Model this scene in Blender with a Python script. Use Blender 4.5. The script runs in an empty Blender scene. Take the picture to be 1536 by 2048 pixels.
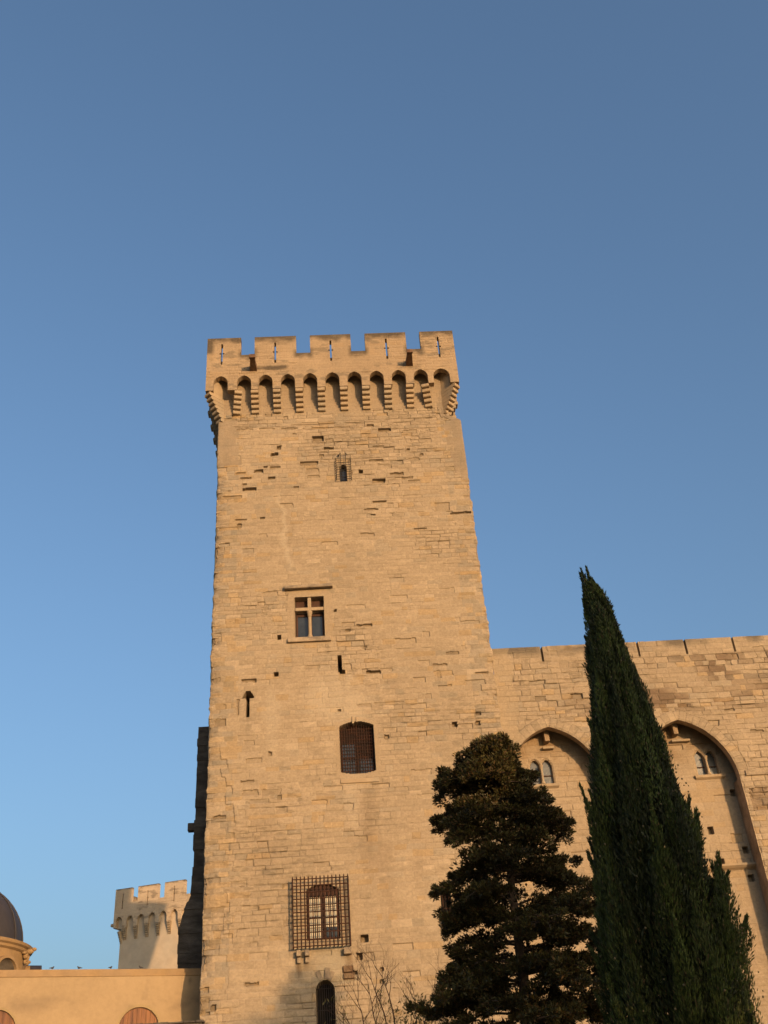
import bpy, bmesh, math, random
import numpy as np
from mathutils import Vector, Matrix

sc = bpy.context.scene
COL = sc.collection
R = math.radians

# ------------------------------------------------------------------ camera
cam = bpy.data.cameras.new('camera')
cam.sensor_fit = 'VERTICAL'
cam.sensor_height = 36.0
cam.lens = 36.0 * 2040 / 2048
cam.clip_start, cam.clip_end = 0.1, 5000
cam_ob = bpy.data.objects.new('camera', cam)
COL.objects.link(cam_ob)
P_, Q_, Y_ = R(34), R(4.4), R(3.5)
fw = Vector((math.sin(Y_)*math.cos(P_), math.cos(Y_)*math.cos(P_), math.sin(P_)))
rt = Vector((math.cos(Y_), -math.sin(Y_), 0))
up = rt.cross(fw)
RX = rt*math.cos(Q_) - up*math.sin(Q_)
UX = up*math.cos(Q_) + rt*math.sin(Q_)
m = Matrix((RX, UX, -fw)).transposed().to_4x4()
m.translation = Vector((-0.653, -45.0, 1.7))
cam_ob.matrix_world = m
sc.camera = cam_ob

# ------------------------------------------------------------------ sky, sun, exposure
SUN_EL, SUN_AZ = R(7.0), R(152.0)          # azimuth clockwise from +Y
world = bpy.data.worlds.new('World')
sc.world = world
world.use_nodes = True
wn, wl = world.node_tree.nodes, world.node_tree.links
sky = wn.new('ShaderNodeTexSky')
sky.sky_type = 'NISHITA'
sky.sun_disc = False
sky.sun_elevation, sky.sun_rotation = SUN_EL, SUN_AZ
sky.air_density, sky.dust_density, sky.ozone_density = 1.0, 6.5, 2.5
wn['Background'].inputs['Strength'].default_value = 0.15
wl.new(sky.outputs['Color'], wn['Background'].inputs['Color'])
sun = bpy.data.lights.new('sun', 'SUN')
sun.energy, sun.angle, sun.color = 2.0, R(0.5), (1.0, 0.62, 0.31)
sun_ob = bpy.data.objects.new('sun', sun)
COL.objects.link(sun_ob)
SDIR = Vector((math.sin(SUN_AZ)*math.cos(SUN_EL), math.cos(SUN_AZ)*math.cos(SUN_EL), math.sin(SUN_EL)))
sun_ob.rotation_euler = (-SDIR).to_track_quat('-Z', 'Y').to_euler()
sun_ob.location = SDIR*200
sc.view_settings.view_transform = 'Standard'
sc.view_settings.look = 'None'
sc.view_settings.gamma = 1.0
sc.view_settings.exposure = 1.22

# ------------------------------------------------------------------ linking helpers
W = {}
def link(o, parent=None, M=None):
    M = M or Matrix()
    COL.objects.link(o)
    if parent is not None:
        o.parent = parent
        o.matrix_parent_inverse = W[parent].inverted()
    o.matrix_basis = M
    W[o] = M
    return o
def tag(o, label, cat=None, group=None, kind=None):
    o['label'] = label
    if cat: o['category'] = cat
    if group: o['group'] = group
    if kind: o['kind'] = kind
    return o
def thing(name, label, cat, loc=(0, 0, 0), rz=0.0, group=None):
    o = bpy.data.objects.new(name, None)
    o.empty_display_size = 0.5
    link(o, None, Matrix.Translation(loc) @ Matrix.Rotation(rz, 4, 'Z'))
    return tag(o, label, cat, group)
def add(name, me, mat, parent=None, M=None):
    if isinstance(me, bmesh.types.BMesh):
        d = bpy.data.meshes.new(name)
        bmesh.ops.recalc_face_normals(me, faces=me.faces)
        me.to_mesh(d); me.free(); me = d
    if mat is not None and not me.materials: me.materials.append(mat)
    return link(bpy.data.objects.new(name, me), parent, M)
def again(o, parent, M):
    """a copy of one part, placed by its world matrix"""
    c = o.copy()
    return link(c, parent, M)
def T(x, y, z, rz=0.0): return Matrix.Translation((x, y, z)) @ Matrix.Rotation(rz, 4, 'Z')

# ------------------------------------------------------------------ bmesh helpers
def box(bm, x0, x1, y0, y1, z0, z1, bev=0.0):
    v = [bm.verts.new((x, y, z)) for z in (z0, z1) for y in (y0, y1) for x in (x0, x1)]
    f = [(0,1,3,2),(4,6,7,5),(0,4,5,1),(2,3,7,6),(0,2,6,4),(1,5,7,3)]
    fs = [bm.faces.new([v[i] for i in q]) for q in f]
    if bev:
        es = list({e for q in fs for e in q.edges})
        bmesh.ops.bevel(bm, geom=es, offset=bev, segments=2, affect='EDGES', profile=0.5)
def bar(bm, p, q, r, n=4, r2=None):
    p, q = Vector(p), Vector(q); d = (q-p).normalized()
    a = d.orthogonal().normalized(); b = d.cross(a)
    r2 = r if r2 is None else r2
    A = [bm.verts.new(p + (a*math.cos(t)+b*math.sin(t))*r) for t in [2*math.pi*(i+.5)/n for i in range(n)]]
    B = [bm.verts.new(q + (a*math.cos(t)+b*math.sin(t))*r2) for t in [2*math.pi*(i+.5)/n for i in range(n)]]
    for i in range(n):
        bm.faces.new((A[i], A[(i+1)%n], B[(i+1)%n], B[i]))
    bm.faces.new(A[::-1]); bm.faces.new(B)
def prism(bm, pts, y0, y1):
    """polygon in (x, z) pushed from y0 to y1"""
    A = [bm.verts.new((x, y0, z)) for x, z in pts]; B = [bm.verts.new((x, y1, z)) for x, z in pts]
    n = len(pts)
    bm.faces.new(A); bm.faces.new(B[::-1])
    for i in range(n): bm.faces.new((A[i], B[i], B[(i+1)%n], A[(i+1)%n]))
def lathe(bm, prof, n=32, cx=0, cy=0):
    rings = [[bm.verts.new((cx+r*math.cos(2*math.pi*k/n), cy+r*math.sin(2*math.pi*k/n), z)) for k in range(n)] for r, z in prof]
    for a, b in zip(rings, rings[1:]):
        for k in range(n): bm.faces.new((a[k], a[(k+1)%n], b[(k+1)%n], b[k]))
    bm.faces.new(rings[0][::-1]); bm.faces.new(rings[-1])
def blob(bm, c, s, sub=2):
    r = bmesh.ops.create_icosphere(bm, subdivisions=sub, radius=1)
    for v in r['verts']: v.co = Vector((v.co.x*s[0]+c[0], v.co.y*s[1]+c[1], v.co.z*s[2]+c[2]))

# ------------------------------------------------------------------ noise on arrays
def hsh(i, j, seed):
    n = (np.asarray(i).astype(np.int64)*374761393 + np.asarray(j).astype(np.int64)*668265263 + seed*974634777) & 0xffffffff
    n = ((n ^ (n >> 13))*1274126177) & 0xffffffff
    n = ((n ^ (n >> 15))*2246822519) & 0xffffffff
    return ((n ^ (n >> 16)) & 0xffffff)/16777215.0
def vn(x, z, seed):
    x, z = np.broadcast_arrays(np.asarray(x, float), np.asarray(z, float))
    i, j = np.floor(x), np.floor(z); f, g = x-i, z-j
    f, g = f*f*(3-2*f), g*g*(3-2*g)
    a, b = hsh(i, j, seed), hsh(i+1, j, seed); c, d = hsh(i, j+1, seed), hsh(i+1, j+1, seed)
    return (a*(1-f)+b*f)*(1-g)+(c*(1-f)+d*f)*g
def fbm(x, z, seed, o=4):
    s, a, t = 0.0, 1.0, 0.0
    for k in range(o):
        s = s+a*vn(x*2**k, z*2**k, seed+k*17); t += a; a *= .5
    return s/t
def sstep(a, b, x):
    t = np.clip((x-a)/(b-a), 0, 1); return t*t*(3-2*t)

# ------------------------------------------------------------------ signed distances in a wall's (x, z)
def s_rect(x0, x1, z0, z1):
    def f(X, Z):
        dx = np.abs(X-(x0+x1)/2)-(x1-x0)/2; dz = np.abs(Z-(z0+z1)/2)-(z1-z0)/2
        return np.hypot(np.maximum(dx, 0), np.maximum(dz, 0))+np.minimum(np.maximum(dx, dz), 0)
    return f
def s_arch(c, w, z0, zs, zt):
    """opening of half width w, sill z0, springing zs, top zt (pointed when zt-zs > w)"""
    h = zt-zs; Rr = (w*w+h*h)/(2*w)
    def f(X, Z):
        a = np.abs(X-c)
        if h >= w*0.999: up_ = np.hypot(a-(w-Rr), Z-zs)-Rr
        else:
            R2 = (w*w+h*h)/(2*h); up_ = np.hypot(a, Z-(zt-R2))-R2
        body = np.where(Z > zs, np.maximum(up_, a-w) if h < w*0.999 else up_, a-w)
        return np.maximum(body, z0-Z)
    return f

# ------------------------------------------------------------------ masonry: relief and colour of a coursed stone wall
def masonry(U, Z, seed, cm=.27, lm=.62, wob=1.0, groove=.02, offs=.006, rough=.5, opn=0.0, zmax=60, umin=-40, umax=60):
    rng = np.random.default_rng(seed)
    Zw = Z + wob*(.05*(fbm(U*.35, Z*.25, seed+1, 2)-.5) + .03*(vn(U*2.2, Z*1.5, seed+2)-.5))
    Uw = U + wob*(.07*(vn(U*1.7, Z*2.6, seed+3)-.5))
    zb = np.cumsum(rng.uniform(.72, 1.28, int(zmax/cm)+20)*cm) - 1.0
    k = np.clip(np.searchsorted(zb, Zw), 1, len(zb)-1)
    keys = []
    for c in range(len(zb)):
        n = int((umax-umin)/lm*1.5)+8
        b = np.cumsum(rng.uniform(.45, 1.6, n)*lm*rng.uniform(.8, 1.25))-rng.uniform(0, 1)
        keys.append(c*1000+b[b < 990])
    keys = np.concatenate(keys)
    q = k*1000 + (Uw-umin)
    s = np.clip(np.searchsorted(keys, q), 1, len(keys)-1)
    dl, dr = q-keys[s-1], keys[s]-q
    db, dt = Zw-zb[k-1], zb[k]-Zw
    jd = np.minimum(np.minimum(dl, dr), np.minimum(db, dt))
    r = [hsh(s, 7*i+1, seed+50) for i in range(6)]
    rz = np.clip(fbm(U*.22, Z*.3, seed+9, 3)*3.2-1.35, 0, 1)          # where the wall is rougher
    jm = np.clip(fbm(U*.5, Z*.6, seed+11, 3)*2.6-.75+opn + .35*(r[3]-.5), 0.05, 1)*(.45+.55*rz)
    g = np.clip(1-jd/.026, 0, 1)
    run = np.clip(fbm(Uw*.8, k*3.37, seed+13, 3)*6-3.7-.6*(1-rz), 0, 1)      # beds weathered out along a run of stones
    bed = np.clip(1-np.abs(dt-.012)/(.022+.02*vn(U*3, k*2.1, seed+15)), 0, 1)*run
    h = -.045*bed - groove*g*jm - .012*np.clip(1-jd/.07, 0, 1)**2*(.3+rz)
    h = h + (r[0]-.5)*2*offs*(1+rz)
    h = h - np.where(r[1] > 1-.05*rough*(1+2*rz), .015+.05*r[2], 0)
    h = h + (fbm(U*5, Z*8, seed+20, 3)-.5)*.016*(.45+rz*rough*2.5) + (fbm(U*1.6, Z*2.6, seed+22, 3)-.5)*.03*rz
    col = np.ones(U.shape+(3,))*np.array([.470, .372, .268])
    col *= (1+.16*(r[4]-.5))[..., None]
    tone = r[5]
    col = np.where((tone > .91)[..., None], col*np.array([.91, .94, .98]), col)
    col = np.where((tone < .07)[..., None], col*np.array([1.03, .965, .84]), col)
    col = np.where(((tone > .09) & (tone < .15))[..., None], col*np.array([1.09, 1.10, 1.12]), col)
    st = fbm(U*.3, Z*.22, seed+31, 4)
    col *= (1+.26*(st-.5))[..., None]
    fine = fbm(U*7, Z*9, seed+35, 3)
    col *= (1+.22*(fine-.5))[..., None]
    fl = np.clip((vn(U*8, Z*13, seed+37)-.72)*4, 0, 1)*np.clip(fbm(U*.7, Z*.9, seed+38, 2)*3-1.0, 0, 1)*.22
    col = col*(1+fl)[..., None]
    sp = np.clip((fbm(U*2.6, Z*7.5, seed+39, 3)-.60)*9, 0, 1)*(.25+.75*rz)
    h = h-.022*sp*min(1, rough*2+.1); col = col*(1-.22*sp*min(1, rough*2))[..., None]
    # joints: pale mortar where flush, grime where open
    col *= (1-(.42*g*np.clip(jm*1.5-.3, 0, 1)))[..., None]*(1-.40*bed)[..., None]
    pale = (g*np.clip(.55-jm, 0, 1)*.5)[..., None]
    col = col*(1-pale)+pale*np.array([.52, .44, .34])
    band = np.clip(1-np.abs(dt)/.03, 0, 1)*jm
    col *= (1-.12*band)[..., None]
    return dict(h=h, col=col, r=r, rz=rz, jm=jm, g=g, s=s, k=k, dl=dl, dr=dr)

def grid_mesh(name, P, col, keep=None, wrap=False):
    """P rows x cols x 3; faces look towards (col x row)"""
    nr, nc = P.shape[:2]
    idx = np.arange(nr*nc).reshape(nr, nc)
    if wrap: nx = np.roll(idx, -1, axis=1)
    else: nx = idx[:, 1:]; idx = idx[:, :-1]
    F = np.stack([idx[:-1], nx[:-1], nx[1:], idx[1:]], -1).reshape(-1, 4)
    if keep is not None: F = F[keep.reshape(-1)]
    used = np.unique(F); mp = np.zeros(nr*nc, np.int64); mp[used] = np.arange(len(used))
    F = mp[F]; V = P.reshape(-1, 3)[used]; C = col.reshape(-1, 3)[used]
    return raw_mesh(name, V, F, C)
def raw_mesh(name, V, F, C=None):
    me = bpy.data.meshes.new(name)
    me.vertices.add(len(V)); me.vertices.foreach_set('co', V.astype(np.float32).ravel())
    n = F.shape[1]
    me.loops.add(F.size); me.loops.foreach_set('vertex_index', F.astype(np.int32).ravel())
    me.polygons.add(len(F)); me.polygons.foreach_set('loop_start', np.arange(0, F.size, n, dtype=np.int32))
    try: me.polygons.foreach_set('loop_total', np.full(len(F), n, np.int32))
    except Exception: pass
    me.update(calc_edges=True)
    if C is not None:
        at = me.attributes.new('tint', 'FLOAT_COLOR', 'POINT')
        at.data.foreach_set('color', np.concatenate([C, np.ones((len(C), 1))], 1).astype(np.float32).ravel())
    me.polygons.foreach_set('use_smooth', np.zeros(len(F), bool))
    return me

# ------------------------------------------------------------------ materials
def mat(name, base=(.5, .5, .5), rough=.9, attr=False, var=.25, scale=3.0, bump=.0, bscale=30, spec=.3, metal=0.0, stretch=(1, 1, 1), tint2=None, gain=1.0, hue=(1, 1, 1)):
    M_ = bpy.data.materials.new(name); M_.use_nodes = True
    n, l = M_.node_tree.nodes, M_.node_tree.links
    b = n['Principled BSDF']
    b.inputs['Roughness'].default_value = rough; b.inputs['Metallic'].default_value = metal
    b.inputs['Specular IOR Level'].default_value = spec
    tc = n.new('ShaderNodeTexCoord'); oi = n.new('ShaderNodeObjectInfo')
    ad = n.new('ShaderNodeVectorMath'); ad.operation = 'ADD'
    mu = n.new('ShaderNodeVectorMath'); mu.operation = 'MULTIPLY'; mu.inputs[1].default_value = (37.3, 91.7, 53.1)
    cb = n.new('ShaderNodeCombineXYZ')
    for i in range(3): l.new(oi.outputs['Random'], cb.inputs[i])
    l.new(cb.outputs[0], mu.inputs[0])
    mp = n.new('ShaderNodeMapping'); mp.inputs['Scale'].default_value = stretch
    l.new(tc.outputs['Object'], ad.inputs[0]); l.new(mu.outputs[0], ad.inputs[1]); l.new(ad.outputs[0], mp.inputs[0])
    nz = n.new('ShaderNodeTexNoise'); nz.inputs['Scale'].default_value = scale; nz.inputs['Detail'].default_value = 7; nz.inputs['Roughness'].default_value = .65
    l.new(mp.outputs[0], nz.inputs['Vector'])
    mr = n.new('ShaderNodeMapRange'); mr.inputs['From Min'].default_value = .25; mr.inputs['From Max'].default_value = .75
    mr.inputs['To Min'].default_value = gain*(1-var); mr.inputs['To Max'].default_value = gain*(1+var)
    l.new(nz.outputs['Fac'], mr.inputs['Value'])
    if attr:
        src = n.new('ShaderNodeAttribute'); src.attribute_name = 'tint'; csock = src.outputs['Color']
    else:
        mx = n.new('ShaderNodeMix'); mx.data_type = 'RGBA'
        mx.inputs[6].default_value = (*base, 1); mx.inputs[7].default_value = (*(tint2 or base), 1)
        n2 = n.new('ShaderNodeTexNoise'); n2.inputs['Scale'].default_value = scale*.37; n2.inputs['Detail'].default_value = 4
        l.new(mp.outputs[0], n2.inputs['Vector'])
        rp = n.new('ShaderNodeMapRange'); rp.inputs['From Min'].default_value = .42; rp.inputs['From Max'].default_value = .62
        l.new(n2.outputs['Fac'], rp.inputs['Value']); l.new(rp.outputs[0], mx.inputs[0])
        csock = mx.outputs[2]
    vm = n.new('ShaderNodeVectorMath'); vm.operation = 'SCALE'
    l.new(csock, vm.inputs[0]); l.new(mr.outputs[0], vm.inputs['Scale'])
    gm = n.new('ShaderNodeVectorMath'); gm.operation = 'MULTIPLY'; gm.inputs[1].default_value = hue
    l.new(vm.outputs[0], gm.inputs[0]); l.new(gm.outputs[0], b.inputs['Base Color'])
    if bump:
        nb = n.new('ShaderNodeTexNoise'); nb.inputs['Scale'].default_value = bscale; nb.inputs['Detail'].default_value = 6; nb.inputs['Roughness'].default_value = .7
        l.new(mp.outputs[0], nb.inputs['Vector'])
        bp = n.new('ShaderNodeBump'); bp.inputs['Strength'].default_value = bump; bp.inputs['Distance'].default_value = .03
        l.new(nb.outputs['Fac'], bp.inputs['Height']); l.new(bp.outputs[0], b.inputs['Normal'])
    return M_
M_WALL = mat('masonry', attr=True, var=.16, scale=11, bump=.5, bscale=20, gain=.605, hue=(1, .97, .895))
M_STONE = mat('dressed_stone', (.375, .285, .195), var=.16, scale=2.2, bump=.3, bscale=18, tint2=(.33, .27, .205), gain=.84, hue=(1, .97, .885))
M_MOULD = mat('weathered_stone', (.17, .135, .10), var=.35, scale=4, bump=.5, bscale=16, tint2=(.30, .23, .155))
M_DARK = mat('shade_darkened_stone', (.062, .050, .040), var=.5, scale=2.0, bump=.6, bscale=9, tint2=(.10, .084, .068), stretch=(1, 1, 2.5))  # weathered stone, base colour deepened to carry the buttress's shade
M_RUST = mat('rusted_iron', (.050, .020, .011), rough=.85, var=.45, scale=9, tint2=(.026, .014, .010))
M_IRON = mat('black_iron', (.022, .017, .016), rough=.7, var=.3, scale=9)
M_WOODD = mat('dark_wood', (.020, .009, .006), rough=.85, var=.35, scale=6, stretch=(4, 4, .5))
M_WOODR = mat('red_brown_wood', (.055, .024, .014), rough=.75, var=.3, scale=5, stretch=(4, 4, .5))
M_GLASS = mat('window_glass', (.022, .026, .031), rough=.14, var=.45, scale=1.6, spec=.5, bump=.12, bscale=3)
M_RING = mat('dark_arch_stone', (.22, .155, .095), var=.35, scale=3, bump=.5, bscale=14, tint2=(.30, .215, .14))  # browner, darker stone for arch rings and hanging blocks
M_SPOUT = mat('brown_spout_stone', (.115, .062, .035), var=.4, scale=5, bump=.4, bscale=14, tint2=(.16, .10, .06))  # darker brown than the tower's other stone
M_VOID = mat('unlit_interior', (.010, .008, .007), rough=.95)
M_LEAD = mat('leaded_glass', (.017, .018, .019), rough=.35, var=.5, scale=7, spec=.6, bump=.4, bscale=12)
M_BLIND = mat('cream_blind', (.56, .49, .37), rough=.6, var=.10, scale=3)
M_CONE = mat('seed_cone', (.11, .085, .045), rough=.7, var=.3, scale=20)
M_LEAF = mat('foliage', attr=True, rough=.62, var=.25, scale=4, spec=.25)
M_BARK = mat('bark', (.075, .05, .034), var=.4, scale=8, bump=.6, bscale=14, stretch=(1, 1, .3))
M_TWIG = mat('twig_bark', (.085, .045, .028), var=.3, scale=8)
M_DOME = mat('dark_lead_roof', (.034, .032, .038), rough=.6, var=.30, scale=1.2, spec=.4, tint2=(.05, .043, .046), stretch=(1, 1, .3))
M_PLAST = mat('ochre_plaster', attr=True, var=.09, scale=5, bump=.2, bscale=14, gain=.58, hue=(1, .98, .98))
M_OCHRE = mat('ochre_stone', (.39, .265, .135), var=.16, scale=2.2, bump=.2, bscale=12, tint2=(.35, .245, .14), gain=.76, hue=(1, .96, .92))
M_GRND = mat('dry_ground', (.24, .19, .12), var=.35, scale=.6, bump=.4, bscale=3, tint2=(.14, .135, .065))
M_BIRD = mat('bird_feathers', (.05, .047, .05), rough=.6, var=.2, scale=20)
M_ROOF = mat('roof_tiles', (.28, .16, .10), var=.3, scale=3)

# ------------------------------------------------------------------ openwork panels (parapets, merlons)
def panel(name, parent, M, x0, x1, z0, z1, res, holes, thick, seed, zlich=None, uoff=0.0, cm=.26, tonemul=(1.02, .97, .92)):
    xs = np.linspace(x0, x1, max(2, int(round((x1-x0)/res))+1)); zs = np.linspace(z0, z1, max(2, int(round((z1-z0)/res))+1))
    X, Z = np.meshgrid(xs, zs); X = X.copy(); Z = Z.copy()
    def S(a, b):
        s = np.full(a.shape, 9.0)
        for f in holes: s = np.minimum(s, f(a, b))
        return s
    if holes:
        e = 1e-3; s = S(X, Z)
        gx, gz = (S(X+e, Z)-s)/e, (S(X, Z+e)-s)/e; gl = np.maximum(np.hypot(gx, gz), 1e-6)
        near = np.abs(s) < .62*res
        inx = (X > x0+1e-6) & (X < x1-1e-6); inz = (Z > z0+1e-6) & (Z < z1-1e-6)
        X = np.where(near & inx, X-s*gx/gl, X); Z = np.where(near & inz, Z-s*gz/gl, Z)
        Xc = (X[:-1, :-1]+X[1:, 1:]+X[1:, :-1]+X[:-1, 1:])/4; Zc = (Z[:-1, :-1]+Z[1:, 1:]+Z[1:, :-1]+Z[:-1, 1:])/4
        keep = S(Xc, Zc) > 0
    else: keep = None
    mz = masonry(X+uoff, Z, seed, cm=cm, lm=.95, wob=.35, groove=.008, offs=.002, rough=.1)
    inner = np.clip(np.minimum(np.minimum(X-x0, x1-X), np.minimum(Z-z0, z1-Z))/.05, 0, 1)
    if holes: inner = inner*np.clip(S(X, Z)/.05, 0, 1)
    h = (mz['h']+.004)*inner
    col = .35*mz['col']+.65*np.array([.470, .372, .268]); col = col*np.array(tonemul)
    st = fbm((X+uoff)*.9, Z*.7, seed+70, 4)
    col = col*(1+.30*(st-.5))[..., None]
    n = fbm((X+uoff)*2.2, Z*2.6, seed+77, 4)
    if zlich is not None:                                   # lichen and soot on the weathered upper edges
        d = np.zeros(X.shape)
        for (a, b, zt, dep) in zlich:
            near = np.clip(1-np.maximum(np.maximum(a-X, X-b), 0)/.25, 0, 1)
            d = np.maximum(d, near*np.clip(1.35-np.abs(zt-Z)/dep-1.7*(n-.42), 0, 1))
        d = (d*.93)[..., None]
        col = col*(1-d)+d*np.array([.125, .097, .070])
    spots = np.clip((fbm((X+uoff)*1.3, Z*3.0, seed+80, 4)-.60)*5, 0, .55)[..., None]
    col = col*(1-spots)+spots*np.array([.20, .165, .125])
    P = np.stack([X, -h, Z], -1)
    nr, nc = X.shape; idx = np.arange(nr*nc).reshape(nr, nc)
    F = np.stack([idx[:-1, :-1], idx[:-1, 1:], idx[1:, 1:], idx[1:, :-1]], -1).reshape(-1, 4)
    if keep is not None: F = F[keep.reshape(-1)]
    E = np.concatenate([F[:, [0, 1]], F[:, [1, 2]], F[:, [2, 3]], F[:, [3, 0]]])
    key = np.sort(E, 1); key = key[:, 0]*(nr*nc)+key[:, 1]
    _, inv, cnt = np.unique(key, return_inverse=True, return_counts=True)
    B = E[cnt[inv.ravel()] == 1]                                 # rim edges become the reveals
    N = nr*nc; P2 = np.stack([X, np.full(X.shape, thick), Z], -1)
    V = np.concatenate([P.reshape(-1, 3), P2.reshape(-1, 3)])
    F = np.concatenate([F, F[:, ::-1]+N, np.stack([B[:, 1], B[:, 0], B[:, 0]+N, B[:, 1]+N], 1)])
    C = np.concatenate([col.reshape(-1, 3)]*2)
    used = np.unique(F); mp = np.zeros(2*N, np.int64); mp[used] = np.arange(len(used))
    o = add(name, raw_mesh(name, V[used], mp[F], C[used]), M_WALL, parent, M)
    return o

def corbel_mesh(n, step, hgt, width, back=0):
    bm = bmesh.new()
    if back: box(bm, -width/2+.02, width/2-.02, -.74, .1, n*hgt, n*hgt+back)
    for i in range(n):
        p = step*(i+1); r = .105; hz = hgt*.475; zc = hgt*(i+.5); pts = [(.10, zc-hz), (-(p-r), zc-hz)]
        for a in [math.pi*(k/10-.5) for k in range(1, 10)]:
            pts.append((-(p-r)-r*abs(math.cos(a))**.55, zc+hz*math.copysign(abs(math.sin(a))**.75, math.sin(a))))
        pts += [(-(p-r), zc+hz), (.10, zc+hz)]
        A = [bm.verts.new((-width/2, y, z)) for y, z in pts]; B = [bm.verts.new((width/2, y, z)) for y, z in pts]
        bm.faces.new(A); bm.faces.new(B[::-1])
        for q in range(len(pts)): bm.faces.new((A[q], B[q], B[(q+1) % len(pts)], A[(q+1) % len(pts)]))
        if i: box(bm, -width/2+.012, width/2-.012, -(p-step)+.07, .1, hgt*i-.06, hgt*i+.06)
    bmesh.ops.recalc_face_normals(bm, faces=bm.faces)
    me = bpy.data.meshes.new('corbel'); bm.to_mesh(me); bm.free()
    return me
def arrow_slit(c, z0, z1, zx, w=.055, arm=.15):
    a, b = s_rect(c-w, c+w, z0, z1), s_rect(c-arm, c+arm, zx-.05, zx+.05)
    return lambda X, Z: np.minimum(a(X, Z), b(X, Z))

# ================================================================== THE STONE TOWER
XL, XR, DEP, FO = -6.88, 6.88, 13.8, 0.75
XR2 = 6.25
tower = thing('stone_tower', 'tall square crenellated tower of pale weathered stone with a stone cross window', 'tower', (0, 6.9, 0))
HOLES = [(-1.57,-0.97,37.08,37.41,.25),(-0.96,-0.45,36.47,36.59,.15),(-3.55,-3.37,36.62,36.84,.2),(-3.89,-3.53,36.17,36.36,.25),(-2.30,-1.34,35.44,35.66,.12),(-1.99,-1.30,34.95,35.18,.05),(-1.92,-1.28,34.58,34.73,.05),(-4.28,-4.10,35.38,35.44,.1),(-3.94,-3.40,35.34,35.42,.1),(-4.81,-4.36,35.08,35.23,.15),(-5.80,-5.32,35.03,35.11,.08),(-5.55,-5.00,34.68,34.75,.1),(-4.04,-3.70,34.60,34.70,.15),(-5.44,-5.23,34.26,34.34,.1),(-5.41,-4.70,33.87,34.04,.2),(-6.68,-5.48,33.41,33.56,.07),(-2.67,-2.41,33.95,34.01,.1),(-1.22,-1.00,36.01,36.13,.08),(-4.46,-4.25,32.03,32.09,.1),(-5.66,-5.48,31.51,31.72,.12),(-5.79,-5.20,31.97,32.03,.08),(-2.68,-2.49,37.60,37.67,.05),(-5.79,-4.92,38.03,38.12,.05),(-4.59,-3.69,38.08,38.15,.05),(-3.30,-2.40,38.03,38.10,.06),(-2.10,0.52,37.98,38.03,.05),(2.15,2.84,37.60,37.79,.18),(3.54,4.29,37.40,37.61,.05),(1.75,2.38,36.50,36.59,.06),(0.90,1.11,34.75,34.95,.3),(2.60,3.30,34.52,34.68,.1),(3.20,3.81,34.26,34.36,.08),(3.56,4.17,34.03,34.12,.06),(1.62,2.27,34.06,34.28,.2),(1.98,2.65,35.25,35.33,.06),(1.51,2.26,35.54,35.64,.1),(3.67,4.26,35.47,35.64,.05),(1.54,2.24,32.75,32.83,.1),(1.04,1.80,32.29,32.36,.08),(1.39,1.62,31.95,32.01,.15),(4.84,5.62,32.04,32.55,.05),(5.61,6.73,31.80,31.90,.12),(1.51,1.87,38.00,38.11,.12),(3.60,4.27,30.93,30.98,.08),(3.64,3.77,36.21,36.30,.1),(4.35,4.51,35.81,35.92,.1),(0.32,1.04,25.35,25.44,.12),(0.67,1.33,22.79,22.91,.2),(4.58,5.22,23.59,23.71,.06),(0.58,0.74,24.20,24.26,.1),(3.90,4.59,23.01,23.08,.06),(4.04,4.69,21.91,21.96,.05),(4.53,4.74,19.87,20.06,.25),(5.64,5.83,19.87,20.06,.15),(5.70,5.91,20.38,20.52,.12),(1.33,1.53,19.44,19.61,.12),(4.05,4.21,22.37,22.76,.05),(5.89,6.50,22.49,22.54,.08),(0.14,0.78,21.09,21.19,.04),(0.95,2.32,21.21,21.25,.03),(-3.59,-3.43,24.84,25.05,.4),(-3.77,-3.57,22.88,23.07,.4),(-5.30,-4.65,22.66,22.78,.15),(-0.25,-0.03,25.08,25.19,.12),(-0.79,-0.66,20.93,21.01,.12),(-6.54,-6.04,20.52,20.84,.06),(-6.54,-6.02,21.32,21.54,.05),(-6.54,-6.35,22.73,22.98,.05),(-2.26,-1.58,23.19,23.35,.03),(-5.51,-5.44,21.01,21.75,.06),(-5.00,-4.44,9.29,9.37,.1),(-6.63,-6.46,9.13,9.32,.08),(-6.87,-6.45,8.74,8.88,.1),(-6.32,-6.14,8.46,8.64,.15),(-6.57,-6.39,8.34,8.39,.12),(-6.79,-5.92,12.22,12.41,.06),(-5.20,-4.52,17.14,17.35,.05),(-4.33,-3.50,17.09,17.34,.03),(-6.47,-5.93,16.19,16.30,.12),(-5.29,-4.72,17.76,17.81,.07),(-4.03,-3.88,18.94,19.09,.1),(-3.64,-3.48,16.87,17.05,.08),(-6.61,-6.10,13.37,13.63,.05),(-0.22,0.07,10.68,10.93,.35),(-0.42,-0.21,10.02,10.23,.25),(-0.61,-0.44,9.48,9.57,.2),(0.54,0.62,9.52,9.62,.15),(0.51,0.59,9.06,9.15,.15),(-0.78,-0.65,26.24,26.35,.2)]
CROSS = s_rect(-2.71, -1.28, 24.85, 27.14)
def arched_sd(X, Z):
    t = np.clip(((X-.035)/.785)**2, 0, 1)
    return np.maximum(np.abs(X-.035)-.785, np.maximum(Z-(20.14+.22*(1-t)), (17.98-.13*(1-t))-Z))
def bigwin_sd(X, Z):
    t = np.clip(((X+1.77)/.69)**2, 0, 1)
    return np.maximum(np.abs(X+1.77)-.69, np.maximum(Z-(12.84+.25*(1-t)), 10.86-Z))
LOWWIN = s_arch(-1.76, .36, 4.5, 8.95, 9.30)
SIDEWIN = s_arch(3.46, .21, 10.9, 12.50, 12.85)
TOPWIN = s_arch(.045, .19, 34.26, 35.12, 35.36)
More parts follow.
